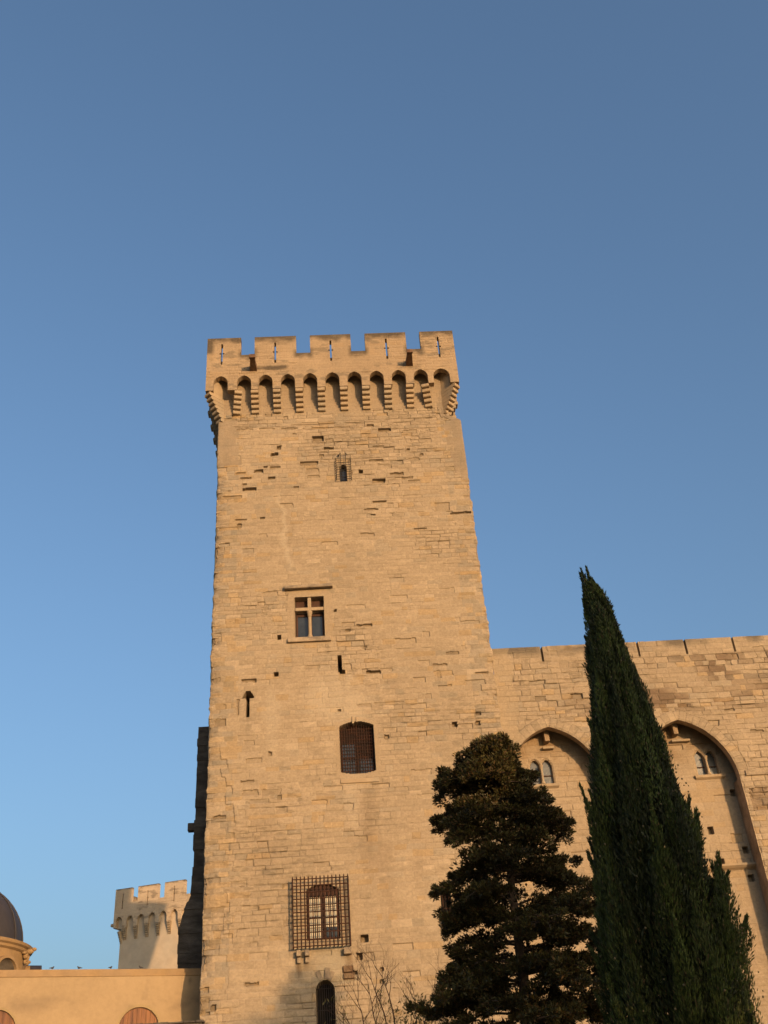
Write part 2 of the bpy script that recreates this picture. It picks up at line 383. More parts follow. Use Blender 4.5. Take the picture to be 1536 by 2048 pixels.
SLIT1, SLIT1B = s_rect(-.68, -.52, 22.95, 23.81), s_rect(-.62, -.36, 22.83, 23.05)
SLIT2 = s_rect(-5.085, -4.945, 20.87, 22.0)
def slit2_head(X, Z): return np.maximum(np.abs(X+5.0)-(.30-(Z-21.8)*.55), np.maximum(21.82-Z, Z-22.18))
OPEN = [(CROSS, .55), (arched_sd, .62), (bigwin_sd, .45), (LOWWIN, .9), (SIDEWIN, .5), (TOPWIN, .4), (SLIT1, 1.2), (SLIT1B, .45), (SLIT2, 1.2), (slit2_head, 1.2)]

def tower_shaft():
    st = .035
    cols = []                                    # (x, y, nx, ny, u, fineness)
    for y in np.arange(DEP, 1.4, -.3): cols.append((XL, y, -1, 0, XL-y, 0))
    for y in np.arange(1.4, .11, -.06): cols.append((XL, y, -1, 0, XL-y, 1))
    rc = .09
    for a in (0, 30, 60, 90):
        t = R(180+a); cols.append((XL+rc+rc*math.cos(t), rc+rc*math.sin(t), math.cos(t), math.sin(t), XL-.09+.17*a/90, 1))
    xs = np.linspace(XL+rc, XR-rc, int((XR-XL-2*rc)/st))[1:-1]
    for x in xs: cols.append((x, 0, 0, -1, x, 1))
    for a in (0, 30, 60, 90):
        t = R(270+a); cols.append((XR-rc+rc*math.cos(t), rc+rc*math.sin(t), math.cos(t), math.sin(t), XR-.08+.17*a/90, 1))
    for y in np.arange(.11, 1.4, .06): cols.append((XR, y, 1, 0, XR+y, 1))
    for y in np.arange(1.4, DEP+.01, .3): cols.append((XR, y, 1, 0, XR+y, 0))
    c = np.array(cols, float)
    zs = np.concatenate([np.arange(0, 6.3, .3), np.arange(6.3, 42.02, st)])
    U, Z = np.meshgrid(c[:, 4], zs); fine = np.broadcast_to(c[:, 5], U.shape)*(Z > 6.2)
    mz = masonry(U, Z, 11, rough=.6, cm=.255, lm=.56, opn=.30*sstep(32.5, 34.5, Z)+.16*np.clip(fbm(U*.2, Z*.2, 7, 2)*3-1.2, 0, 1)-.10*(1-sstep(19, 23, Z)))
    h, col, r, rz = mz['h']*fine*(.72+.28*sstep(20, 26, Z)), mz['col'], mz['r'], mz['rz']
    front = np.broadcast_to(np.abs(c[:, 3]) > .5, U.shape)
    # the big quoins of the left edge, set back from the face lower down
    kq = np.floor(Z/.42); xb = -5.75+.55*(hsh(kq, 0, 5)-.5)-.5*sstep(16, 21, Z)-.25*(fbm(Z*.4, 0, 8, 2)-.5)
    q = (U < xb) & (Z < 21.6)
    h = h-np.where(q, .035, 0)*np.clip(fbm(Z*.8, U*.3, 77, 2)*2.2-.3, 0, 1.2)
    # eroded corners
    n1 = .55*vn(Z*2.3, 0, 91)+.45*hsh(np.floor(Z/.31), 0, 93)
    n2 = .6*vn(Z*1.7, 3, 95)+.4*hsh(np.floor(Z/.34), 2, 97)
    dl, dr = np.abs(U-XL), np.abs(U-XR)
    lowm = 1-sstep(35.0, 35.7, Z)
    h = h-lowm*(.01+.30*n1**1.6)*np.clip(1-dl/.55, 0, 1)**1.3 - .015*np.clip(1-dl/.2, 0, 1)
    h = h-(1-sstep(33.6, 34.3, Z))*(.0+.20*n2**1.7)*np.clip(1-dr/.6, 0, 1)**1.3
    rough_edge = np.clip(1-np.minimum(dl, dr*1.3)/1.0, 0, 1)*lowm
    h = h+(fbm(U*2.6, Z*4.2, 123, 4)-.5)*.15*rough_edge
    greyl = (np.clip(1-np.minimum(dl, dr)/1.5, 0, 1) > .2) & (hsh(mz['s'], 5, 3) > .62)
    col = np.where(greyl[..., None], col*np.array([.86, .90, .96]), col)
    ylw = (np.minimum(dl, dr) < 1.4) & (hsh(mz['s'], 9, 3) > .8)
    col = np.where(ylw[..., None], col*np.array([1.03, .98, .88]), col)
    # smooth newer ashlar at both top corners, darkened by soot
    sl = (U < -5.55+.6*(hsh(np.floor(Z/.5), 1, 7)-.5)) & (Z > 35.6) & (Z < 38.8)
    sr = (U > 6.05+.05*(38.5-Z)+.5*(hsh(np.floor(Z/.5), 1, 8)-.5)) & (Z > 34.0)
    sm = (sl | sr) & (np.abs(U) < 9)
    up3 = Z > 39.2
    flat = sm | up3
    h = np.where(flat, .25*h, h)
    base = np.array([.440, .345, .252])
    col = np.where(flat[..., None], .75*base+.25*col, col)
    soot = np.clip(fbm(U*1.1, Z*.9, 201, 4)*2.6-.75, 0, 1)*np.where(sl, .62, .40)*sm
    col = col*(1-soot[..., None])+soot[..., None]*np.array([.22, .185, .15])
    # horizontal offset course under the corbels
    crs = np.clip(1-np.abs(Z-(38.32+.06*(fbm(U*.6, 0, 40, 3)-.5)))/.03, 0, 1)*np.clip(fbm(U*1.2, 5, 41, 3)*4-1.5, 0, 1)*(np.abs(U) < 6.2)
    h = h-.05*crs; col = col*(1-.35*crs[..., None])
    # pale repair mortar: a crack running down from upper left, patches around the slits
    cx = np.interp(Z, [28.5, 30, 32, 34], [-2.75, -3.0, -3.35, -3.45])+.55*(fbm(Z*1.3, 0, 61, 3)-.5)
    cr = np.clip(1-np.abs(U-cx)/(.10+.26*vn(Z*1.2, 2, 63)), 0, 1)*sstep(28.6, 29.3, Z)*(1-sstep(33.3, 34.0, Z))*.62
    for (px, pz, a, b, s_) in ((-.9, 21.6, 1.5, 1.3, .5), (-3.9, 20.4, .45, 2.2, .35), (-.2, 17.0, .5, 2.2, .35), (.0, 20.6, 1.2, .5, .5), (-1.7, 9.9, 1.0, .8, .35), (3.4, 11.5, .9, 1.6, .3)):
        d = ((U-px)/a)**2+((Z-pz)/b)**2+1.6*(fbm(U*1.5, Z*1.5, 66, 3)-.5)
        cr = np.maximum(cr, np.clip(1.15-d, 0, 1)*s_)
    col = col*(1-cr[..., None])+cr[..., None]*np.array([.60, .505, .39])
    # grey run-offs below corbels, hood, sills and slits
    for (px, z1, ln, w, s_) in [(x, 39.1, .9+.5*((i*7) % 3), .20, .20) for i, x in enumerate((-6.02, -4.77, -3.52, -2.24, -.99, .30, 1.56, 2.82, 4.08, 5.32))]+[(-2.9, 24.55, 1.6, .12, .28), (-1.2, 24.55, 1.3, .14, .25), (-5.0, 20.8, 1.5, .16, .25), (-.45, 22.8, 1.8, .18, .25), (.5, 17.4, 2.6, .4, .16), (.05, 34.2, 1.4, .3, .16), (-4.6, 34.6, 2.2, .5, .10), (3.2, 31, 3.0, .7, .10), (4.9, 27, 4.0, .6, .10)]:
        run = np.clip(1-np.abs(U-px-.12*(fbm(Z*1.5, px*3, 71, 2)-.5))/w, 0, 1)*np.clip(1-(z1-Z)/ln, 0, 1)*(Z < z1)*(.4+1.1*fbm(U*5, Z*.7, 72, 3))*s_
        col = col*(1-np.clip(run, 0, .8)[..., None])+np.clip(run, 0, .8)[..., None]*np.array([.20, .165, .13])
    # rusty brown run-offs
    for (px, z0, z1, w, s_) in ((.35, 12.3, 17.3, .55, .22), (1.0, 10.3, 14.8, .45, .18), (-2.78, 9.3, 10.5, .14, .75), (-2.45, 9.7, 10.5, .12, .75), (-.72, 9.4, 10.5, .22, .7), (2.6, 12, 16, .6, .10), (-4.3, 13, 17, .8, .10)):
        run = np.clip(1-np.abs(U-px-.25*(fbm(Z*1.1, px, 68, 2)-.5))/w, 0, 1)**.7*sstep(z0, z0+(z1-z0)*.4, Z)*(1-sstep(z1-.25, z1, Z))
        run = run*(.5+fbm(U*4, Z*.8, 69, 3))*s_
        col = col*(1-np.clip(run, 0, .85)[..., None])+np.clip(run, 0, .85)[..., None]*np.array([.20, .12, .065])
    # smooth dressings round the openings
    def near_of(f, d): return np.clip((d-f(U, Z))/.04, 0, 1)*front
    surr = np.maximum(near_of(CROSS, .42), near_of(arched_sd, .24)*np.where(Z > 17.3, 1, 0))
    surr = np.maximum(surr, near_of(SIDEWIN, .25)); surr = np.maximum(surr, near_of(bigwin_sd, .45))
    h = h*(1-.85*surr)
    col = col*(1-.7*surr[..., None])+.7*surr[..., None]*np.array([.475, .37, .262])*(1+.2*(fbm(U*1.2, Z*1.2, 75, 3)-.5))[..., None]
    gry = near_of(s_rect(-2.9, -.8, 9.2, 10.5), .1)*np.clip(fbm(U*1.3, Z*1.4, 79, 3)*2.5-.5, 0, 1)*.6
    col = col*(1-gry[..., None])+gry[..., None]*np.array([.40, .355, .275])
    # lost stones and putlog holes
    wr = .05*(fbm(U*4.5, Z*6, 300, 3)-.5)
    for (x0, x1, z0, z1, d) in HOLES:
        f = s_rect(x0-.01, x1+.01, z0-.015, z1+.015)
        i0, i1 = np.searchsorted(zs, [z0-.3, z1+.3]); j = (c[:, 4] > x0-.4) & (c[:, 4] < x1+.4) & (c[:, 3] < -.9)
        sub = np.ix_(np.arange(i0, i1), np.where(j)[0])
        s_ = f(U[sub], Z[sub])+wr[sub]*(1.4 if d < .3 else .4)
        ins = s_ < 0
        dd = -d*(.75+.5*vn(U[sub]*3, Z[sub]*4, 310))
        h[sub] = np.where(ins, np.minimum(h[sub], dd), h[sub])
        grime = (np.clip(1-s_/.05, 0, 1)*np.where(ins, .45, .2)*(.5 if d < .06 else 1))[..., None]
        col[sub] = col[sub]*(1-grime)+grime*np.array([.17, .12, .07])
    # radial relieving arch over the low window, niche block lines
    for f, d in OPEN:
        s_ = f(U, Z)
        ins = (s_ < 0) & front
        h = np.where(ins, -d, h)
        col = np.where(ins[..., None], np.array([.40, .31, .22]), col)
    # deliberately proud old stones near the big window
    s_ = s_rect(-1.02, -.60, 9.55, 9.78)(U, Z); s2 = s_rect(-1.0, -.56, 9.28, 9.52)(U, Z)
    h = np.where(((s_ < 0) | (s2 < 0)) & front, .10, h)
    col = np.where((((s_ < .02) | (s2 < .02)) & front)[..., None], col*np.array([.62, .5, .42]), col)
    s_ = sstep(38.2, 38.62, Z)*(.63/1.48)
    bx = np.broadcast_to(c[:, 0], U.shape); by = np.broadcast_to(c[:, 1], U.shape)
    bx = np.where(bx > 5.4, 5.4+(bx-5.4)*(1-s_), bx)
    P = np.stack([bx+h*c[:, 2], by+h*c[:, 3], Z], -1)
    return grid_mesh('wall', P, col, wrap=True)
add('wall', tower_shaft(), M_WALL, tower)

# battlements ---------------------------------------------------------------
ZB, ZC, ZT = 40.42, 43.08, 44.46
PX0, PX1 = -7.55, 6.95
MER = [(-7.55, -5.59), (-4.79, -2.36), (-1.54, .86), (1.70, 4.13), (4.97, 6.95)]
SLX = [-6.69, -3.59, -.34, 2.94, 6.02]
ACX = [-6.70, -5.37]+[-4.15+1.275*k for k in range(8)]
slits = [arrow_slit(x, 42.38, 43.98, 43.22) for x in SLX]
arches = [s_arch(x, .405, 30, 40.96, 41.49) for x in ACX]+[s_arch(5.98, .47, 30, 40.95, 41.49)]
lich = [(a-.2, b+.2, ZT, .46) for a, b in MER]+[(MER[i][1], MER[i+1][0], ZC, .45) for i in range(4)]
lich += [(-4.6, -3.0, 42.0, .15), (-7.6, -7.3, 44.0, 1.2)]
par = panel('parapet', tower, T(0, -FO, 0), PX0, PX1, ZB, ZC, .032, slits+arches, .36, 21, lich)
for i, (a, b) in enumerate(MER):
    panel('merlon', par, T(0, -FO, 0), a, b, ZC, ZT, .032, [slits[i]], .36, 21, lich)
def crenel_side(parent, M, L, z0, zc, zt, res, pitch_a, w, zs, za, mer_w, gap, seed, thick=.36, flip=False):
    """one plain side of a battlement in local x 0..L"""
    n = int(L/pitch_a); off = (L-n*pitch_a)/2
    ar = [s_arch(off+pitch_a*(k+.5), w, z0-9, zs, za) for k in range(n)]
    pr = panel('parapet', parent, M, 0, L, z0, zc, res, ar, thick, seed)
    x = 0.0
    while x < L-.3:
        a, b = x, min(L, x+mer_w)
        if flip: a, b = L-b, L-a
        panel('merlon', pr, M, a, b, zc, zt, res, [], thick, seed, [(a, b, zt, .25)])
        x += mer_w+gap
    return [off+pitch_a*k for k in range(1, n)]
SL = DEP+2*FO-.74
YB = DEP+FO
Ml = T(PX0, YB-.37, 0, R(-90)); Mr = T(PX1, -FO+.37, 0, R(90)); Mb = T(PX1, YB, 0, R(180))
xl = crenel_side(tower, Ml, SL, ZB, ZC, ZT, .1, 1.27, .405, 40.96, 41.49, 2.43, .81, 22, .36, True)
xr = crenel_side(tower, Mr, SL, ZB, ZC, ZT, .1, 1.27, .405, 40.96, 41.49, 2.43, .81, 23)
crenel_side(tower, Mb, PX1-PX0, ZB, ZC, ZT, .14, 1.27, .405, 40.96, 41.49, 2.43, .81, 24)
cm5, cm7 = corbel_mesh(5, .15, .25, .42), corbel_mesh(7, .146, .246, .44, 2.3)
bm = bmesh.new()
box(bm, PX0+.37, PX1-.37, -.38, DEP+.36, 42.75, 42.95)
add('walk_floor', bm, M_STONE, tower)
# corbels: front row, fanned next to the corners, then the flanks
CBX = [-6.02, -4.77, -3.52, -2.24, -.99, .30, 1.56, 2.82, 4.08, 5.32]
first = None
def corbel(M, me=cm5):
    global first
    if first is None:
        first = add('corbel', me, M_STONE, tower, M)
    else:
        c = again(first, tower, M)
        if me is not first.data:
            c.data = me
            if not me.materials: me.materials.append(M_STONE)
for i, x in enumerate(CBX):
    sh = {0: .17, 9: -.18}.get(i, 0)
    rz = math.atan2(sh, FO) if sh else 0.0
    corbel(T(x+sh, 0, 39.17, rz))
corbel(T(XL+.13, .13, 38.70, R(-45)), cm7)
corbel(T(XR2-.13, .13, 38.70, R(45)), cm7)
for s in xl[:9]: corbel(T(XL, YB-.37-s, 39.17, R(-90)))
for s in xl[9:]: corbel(T(XL, YB-.37-s, 39.17, R(-90)))
for s in xr: corbel(T(XR2, -FO+.37+s, 39.17, R(90)))
# water spouts
def spout(x, z):
    bm = bmesh.new()
    for (x0, x1, za, zb_) in ((-.19, .19, 0, .16),):
        v = [bm.verts.new(p) for p in ((-.21, .02, -.06), (.21, .02, -.06), (.20, .02, .34), (-.20, .02, .34), (-.13, -.86, .12), (.13, -.86, .12), (.13, -.86, .36), (-.13, -.86, .36))]
        for q in ((0, 1, 5, 4), (1, 2, 6, 5), (2, 3, 7, 6), (3, 0, 4, 7), (4, 5, 6, 7), (0, 3, 2, 1)): bm.faces.new([v[i] for i in q])
    box(bm, -.175, .175, -.98, -.84, .13, .39, .02)
    return add('water_spout', bm, M_SPOUT, tower, T(x, -FO, z))
spout(-4.84, 41.83); spout(4.18, 41.80)

# stone cross window ----------------------------------------------------------
cw = bmesh.new()
box(cw, -2.09, -1.91, .05, .24, 26.57, 27.14, .02)
box(cw, -2.71, -1.28, .05, .24, 26.40, 26.58, .02)
add('window_cross', cw, M_STONE, tower)
cw = bmesh.new()
lathe(cw, [(.13, 24.86), (.13, 25.0), (.105, 25.03), (.085, 25.1), (.085, 26.08), (.11, 26.1), (.10, 26.16), (.135, 26.3), (.14, 26.39)], 14, -2.0, .15)
add('column', cw, M_STONE, tower)
for (a, b) in ((-2.70, -2.0), (-2.0, -1.29)):
    f = bmesh.new()
    for q in ((a+.02, a+.10), (b-.10, b-.02)): box(f, q[0], q[1], .40, .46, 24.86, 26.42)
    box(f, a+.1, b-.1, .40, .46, 24.86, 24.92); box(f, a+.1, b-.1, .40, .46, 26.24, 26.42)
    fr = add('window_frame', f, M_WOODR, tower)
    g = bmesh.new(); box(g, a+.1, b-.1, .43, .45, 24.92, 26.24)
    add('pane', g, M_GLASS, fr)
    g = bmesh.new(); box(g, a+.02, b-.02, .40, .46, 26.56, 27.13)
    for k in range(1, 4): box(g, a+.02+k*(b-a)/4-.006, a+.02+k*(b-a)/4+.006, .392, .41, 26.58, 27.11)
    add('shutter', g, M_WOODR, tower)
hm = bmesh.new()
pr = [(0, 27.56), (-.24, 27.56), (-.26, 27.62), (-.24, 27.72), (-.10, 27.80), (0, 27.82)]
A = [hm.verts.new((-3.22 if y == 0 else -3.22, y, z)) for y, z in pr]; B = [hm.verts.new((-.80, y, z+.03)) for y, z in pr]
hm.faces.new(A); hm.faces.new(B[::-1])
for q in range(len(pr)): hm.faces.new((A[q], B[q], B[(q+1) % len(pr)], A[(q+1) % len(pr)]))
add('hood_mould', hm, M_MOULD, tower)
sl_ = bmesh.new(); box(sl_, -3.10, -.97, -.14, .3, 24.60, 24.85, .03)
add('sill', sl_, M_MOULD, tower)

# barred arched window ----------------------------------------------------------
def grille(xs, zs, y, r, ext=.0, x01=None, z01=None):
    bm = bmesh.new()
    z0, z1 = z01 or (zs[0], zs[-1]); x0, x1 = x01 or (xs[0], xs[-1])
    for x in xs: bar(bm, (x, y, z0), (x, y, z1+ext), r)
    for z in zs: bar(bm, (x0, y-.9*r, z), (x1, y-.9*r, z), r*.9)
    return bm
add('grille', grille(np.linspace(-.66, .73, 13), np.linspace(18.05, 20.05, 13), .24, .019, 0, (-.77, .84), (17.9, 20.3)), M_RUST, tower)
sh = bmesh.new()
box(sh, -.77, .84, .52, .58, 17.80, 20.42)
for x in (-.74, .03, .80): box(sh, x-.05, x+.05, .48, .52, 17.85, 20.35)
for z in (17.92, 18.75, 19.5, 20.2): box(sh, -.69, -.02, .49, .52, z-.04, z+.04); box(sh, .08, .75, .49, .52, z-.04, z+.04)
shut = add('shutter', sh, M_WOODD, tower)
for (x0, x1, z0, z1) in ((-.66, -.05, 17.98, 18.70), (.11, .72, 17.98, 18.70), (-.66, -.05, 18.80, 19.45)):
    g = bmesh.new(); box(g, x0, x1, .505, .519, z0, z1); add('pane', g, M_GLASS, shut)
sl_ = bmesh.new(); box(sl_, -.80, .95, -.05, .02, 17.42, 17.62, .02)
add('sill', sl_, M_STONE, tower)
ks = bmesh.new(); box(ks, -.16, -.06, -.05, .3, 20.26, 20.62, .02); box(ks, .02, .12, -.04, .3, 20.33, 20.58, .02)
add('hanging_keystone', ks, M_STONE, tower)

# caged window ----------------------------------------------------------------
cx = np.linspace(-3.00, -.66, 15); cz = list(np.linspace(10.56, 13.24, 11))
cg = grille(cx, cz, -.35, .026, .05, None, (10.52, 13.28))
for x in (-3.02, -.64):
    for y in (-.25, -.12): bar(cg, (x, y, 10.52), (x, y, 13.3), .02)
    for z in cz: bar(cg, (x, -.37, z), (x, .03, z), .02)
for x in cx: bar(cg, (x, -.35, 10.56), (x, .03, 10.56), .019); bar(cg, (x, -.35, 13.32), (x, -.36, 13.38), .026, 4, .006)
for x in cx[::3]: bar(cg, (x, -.35, 13.24), (x, .03, 13.24), .017)
add('cage_grille', cg, M_RUST, tower)
f = bmesh.new()
for q in ((-2.46, -2.37), (-1.80, -1.68), (-1.17, -1.08)): box(f, q[0], q[1], .13, .22, 10.87, 12.62)
box(f, -2.37, -1.80, .13, .22, 10.87, 10.95); box(f, -1.68, -1.17, .13, .22, 10.87, 10.95)
box(f, -2.46, -1.08, .12, .23, 12.62, 12.82)
prism(f, [(-2.46, 12.825), (-1.08, 12.825), (-1.3, 12.98), (-1.77, 13.07), (-2.24, 12.98)], .14, .21)
fr = add('window_frame', f, M_WOODR, tower)
for (a, b) in ((-2.37, -1.80), (-1.68, -1.17)):
    for iz in range(4):
        z0 = 10.95+iz*.4175
        for k in range(2):
            w = (b-a)/2; g = bmesh.new()
            box(g, a+k*w+.012, a+(k+1)*w-.012, .17, .18, z0+.012, z0+.405)
            dark = (a > -1.7 and iz == 0)
            o = add('pane', g, M_GLASS if dark else M_BLIND, fr)
            if dark: o['label'] = 'dark uncovered window pane'
g = bmesh.new()
for (a, b) in ((-2.37, -1.80), (-1.68, -1.17)):
    box(g, (a+b)/2-.012, (a+b)/2+.012, .15, .19, 10.95, 12.62)
    for iz in range(1, 4): box(g, a, b, .152, .188, 10.95+iz*.4175-.011, 10.95+iz*.4175+.011)
add('glazing_bar', g, M_WOODR, fr)
for x in (-2.80, -2.46):
    b_ = bmesh.new(); box(b_, x-.09, x+.09, -.30, .02, 10.22, 10.46, .03); box(b_, x-.08, x+.08, -.16, .02, 9.98, 10.2, .03)
    add('bracket', b_, M_MOULD, tower)
b_ = bmesh.new(); box(b_, -.95, -.62, -.28, .02, 10.20, 10.46, .03); add('bracket', b_, M_MOULD, tower)

# low round-headed window, narrow window by the conifer, small top window -------------
add('grille', grille(np.linspace(-2.07, -1.45, 8), [5, 6, 7, 8.2, 9.0], .12, .014, 0, (-2.12, -1.40), (4.5, 9.18)), M_IRON, tower)
g = bmesh.new(); box(g, -2.12, -1.40, .80, .84, 4.5, 9.3); add('pane', g, M_VOID, tower)
ra = bmesh.new()
for k, (a, l, w) in enumerate(((62, .34, .07), (80, .42, .09), (112, .36, .08))):
    t = R(a); c0 = Vector((-1.76+.40*math.cos(t), 0, 8.95+.40*math.sin(t))); d = Vector((math.cos(t), 0, math.sin(t))); s = Vector((-d.z, 0, d.x))
    pts = [c0+s*w, c0+d*l+s*w*1.2, c0+d*l-s*w*1.2, c0-s*w]
    prism(ra, [(p.x, p.z) for p in pts], -.035-.02*(k % 2), .05)
add('relieving_arch', ra, M_MOULD, tower)
add('grille', grille(np.linspace(3.33, 3.59, 3), [11.3, 11.8, 12.3], .08, .017, 0, (3.25, 3.67), (10.9, 12.8)), M_RUST, tower)
g = bmesh.new(); box(g, 3.22, 3.70, .42, .46, 10.9, 12.9); add('pane', g, M_VOID, tower)
tg = bmesh.new()
for x in (-.335, .465): bar(tg, (x, -.16, 34.22), (x, -.16, 35.72), .018)
for x in (-.07, .20): bar(tg, (x, -.16, 34.22), (x, -.16, 36.06), .016)
bar(tg, (-.07, -.16, 36.06), (-.17, -.10, 35.93), .016); bar(tg, (.20, -.16, 36.06), (.30, -.10, 35.96), .016)
for z in np.linspace(34.28, 35.55, 9):
    bar(tg, (-.335, -.17, z), (.465, -.17, z), .014); bar(tg, (-.335, -.17, z), (-.40, .03, z+.02), .014); bar(tg, (.465, -.17, z), (.49, .03, z+.02), .014)
blob(tg, (-.18, -.1, 35.95), (.07, .05, .07), 1)
add('cage_grille', tg, M_IRON, tower)
g = bmesh.new(); box(g, -.15, .24, .30, .33, 34.26, 35.36)
tp = add('pane', g, M_GLASS, tower)
for z in (34.5, 34.72, 34.95, 35.15):
    g = bmesh.new(); box(g, -.15, .24, .285, .299, z-.012, z+.012); add('glazing_bar', g, M_IRON, tp)

# buttress on the shaded left flank ---------------------------------------------
def rough_block(x0, x1, y0, y1, zs, prof, seed):
    """stack of slightly uneven courses; prof(z) gives the outer x"""
    bm = bmesh.new(); rng = random.Random(seed); z = zs[0]
    while z < zs[1]-.05:
        hgt = min(rng.uniform(.28, .45), zs[1]-z); j = rng.uniform(-.03, .03); xo0, xo1 = prof(z)+j, prof(z+hgt)+j
        v = [bm.verts.new(p) for p in ((xo0, y0+j, z), (x1, y0+j, z), (x1, y1, z), (xo0, y1, z), (xo1, y0+j, z+hgt-.004), (x1, y0+j, z+hgt-.004), (x1, y1, z+hgt-.004), (xo1, y1, z+hgt-.004))]
        for q in ((0, 1, 5, 4), (1, 2, 6, 5), (2, 3, 7, 6), (3, 0, 4, 7), (4, 5, 6, 7), (3, 2, 1, 0)): bm.faces.new([v[i] for i in q])
        z += hgt
    return bm
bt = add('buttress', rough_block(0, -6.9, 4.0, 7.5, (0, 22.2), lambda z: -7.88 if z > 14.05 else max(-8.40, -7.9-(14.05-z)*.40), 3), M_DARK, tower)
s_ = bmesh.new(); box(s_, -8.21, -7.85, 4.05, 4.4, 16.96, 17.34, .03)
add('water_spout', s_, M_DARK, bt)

# ================================================================== THE PALACE WING
WY, WT = .25, 23.88
NCX = (9.05, 15.25)
wing = thing('palace_wing', 'long stone palace wing with two deep pointed arches, joining the tower on its right', 'palace wing', (20, 7, 0))
NICHE = [s_arch(c, 2.25, -1, 16.8, 19.70) for c in NCX]
def wing_front():
    st = .035
    xs = np.concatenate([np.arange(6.84, 22.0, st), np.arange(22.0, 40.1, .3)])
    zs = np.concatenate([np.arange(0, 6.3, .3), np.arange(6.3, WT, st), [WT]])
    X, Z = np.meshgrid(xs, zs); X = X.copy(); Z = Z.copy()
    fine = ((X < 21.9) & (Z > 6.2)).astype(float)
    S = lambda a, b: np.minimum(NICHE[0](a, b), NICHE[1](a, b))
    s = S(X, Z); e = 1e-3
    gx, gz = (S(X+e, Z)-s)/e, (S(X, Z+e)-s)/e; gl = np.maximum(np.hypot(gx, gz), 1e-6)
    nr = (np.abs(s) < .62*st) & (fine > 0) & (X > 6.9)
    X = np.where(nr, X-s*gx/gl, X); Z = np.where(nr, Z-s*gz/gl, Z)
    Xc = (X[:-1, :-1]+X[1:, 1:]+X[1:, :-1]+X[:-1, 1:])/4; Zc = (Z[:-1, :-1]+Z[1:, 1:]+Z[1:, :-1]+Z[:-1, 1:])/4
    keep = S(Xc, Zc) > 0
    mz = masonry(X, Z, 47, cm=.27, lm=.55, wob=1.5, groove=.030, offs=.011, rough=1.0, opn=.28)
    h, col = mz['h'].copy(), mz['col'].copy()
    zone = np.clip(fbm(X*.28, Z*.45, 401, 3)*4-.95, 0, 1)*sstep(19.8, 20.6, Z)*(1-sstep(22.9, 23.2, Z))*sstep(9.4, 10.6, X)
    drk = zone*(hsh(mz['s'], 3, 9) > .35)
    col = col*(1-.55*drk[..., None]*np.array([.85, .95, 1.0]))
    col = col*(1-.20*(mz['g']*zone)[..., None])
    h = h-.016*mz['g']*zone
    # ashlar parapet course, soot on top
    top = sstep(22.95, 23.1, Z)
    h = h*(1-.5*top)
    n = fbm(X*.8, Z*1.2, 411, 4)
    soot = np.clip((Z-23.30)/.4, 0, 1)*np.clip(n*5-2.1, 0, 1)*.88
    col = col*(1-soot[..., None])+soot[..., None]*np.array([.17, .14, .11])
    for x in (9.33, 11.73, 14.14, 16.53, 18.93, 21.3):
        s2 = s_rect(x-.034, x+.034, 23.10, 24.5)(X, Z)
        h = np.where(s2 < 0, -.30, h); col = np.where((s2 < .01)[..., None], col*.7, col)
        gr = np.clip(1-np.abs(X-x-.0)/.18, 0, 1)*sstep(20.5, 23.0, Z)*np.clip(fbm(X*2, Z*.8, 415, 3)*2-.5, 0, 1)*.3
        col = col*(1-gr[..., None])+gr[..., None]*np.array([.50, .42, .33])
    # voussoirs
    for c in NCX:
        f = NICHE[NCX.index(c)](X, Z)
        Rr = (2.25**2+2.9**2)/4.5; a = np.abs(X-c)
        th = np.arctan2(Z-16.8, a-(2.25-Rr)); arc = th*Rr
        L = .46+.10*(hsh(np.floor(arc/.30), (X > c)*1, 7)-.5)
        ring = (f > 0) & (f < L) & (Z > 16.9)
        j = np.abs((arc/.30) % 1.0-.5)*.30; jj = np.clip(1-(.15-j)/.022, 0, 1)
        edge = np.clip(1-np.abs(f-L)/.025, 0, 1)*(Z > 16.9)
        tone = 1+.22*(hsh(np.floor(arc/.30), (X > c)*1, 19)-.5)
        col = np.where(ring[..., None], (.75*col+.25*np.array([.47, .37, .265]))*tone[..., None], col)
        h = np.where(ring, .004-.014*jj, h)-.02*edge
        dk = np.where(ring, jj*.30, 0)+.25*edge
        col = col*(1-np.clip(dk, 0, .6)[..., None])
        wear = np.clip(1-f/.10, 0, 1)*(f > 0)*(fbm(arc*3, f*3, 431, 3))
        h = h-.06*wear*(fine > 0)
    # pier to the right of the second arch: string ledge and a band of lost facing
    pr = (X > 17.52)
    s2 = s_rect(17.78, 45, 16.82, 17.06)(X, Z)+.05*(fbm(X*3, Z*4, 441, 3)-.5)
    h = np.where(s2 < 0, .08, h)
    s3 = s_rect(17.75, 45, 15.25, 16.25)(X, Z)+.12*(fbm(X*2.2, Z*3.5, 443, 3)-.5)
    h = np.where(s3 < 0, h*2.2-.08+.05*(fbm(X*4, Z*6, 445, 3)-.5), h)
    col = np.where((s3 < 0)[..., None], col*np.array([.72, .68, .66]), col)
    # plain rendered strip beside the tower
    pl = (np.clip(1-(X-6.9)/.9, 0, 1) > .25*vn(Z*2, 0, 450)) & (Z > 18.5)
    h = np.where(pl, h*.4, h)
    col = np.where(pl[..., None], .6*col+.4*np.array([.50, .385, .255]), col)
    for (x0, x1, z0, z1, d) in ((10.4, 10.95, 21.05, 21.30, .12), (8.65, 9.15, 21.0, 21.25, .05), (18.3, 18.6, 22.4, 22.65, .10), (17.6, 18.1, 20.0, 20.12, .08), (12.9, 13.3, 20.6, 20.75, .1), (18.6, 19.2, 18.9, 19.0, .08)):
        s2 = s_rect(x0, x1, z0, z1)(X, Z)+.05*(fbm(X*5, Z*6, 455, 3)-.5)
        h = np.where(s2 < 0, -d, h); col = np.where((s2 < 0)[..., None], col*.7, col)
    edge0 = np.where(fine > 0, 1, .15)
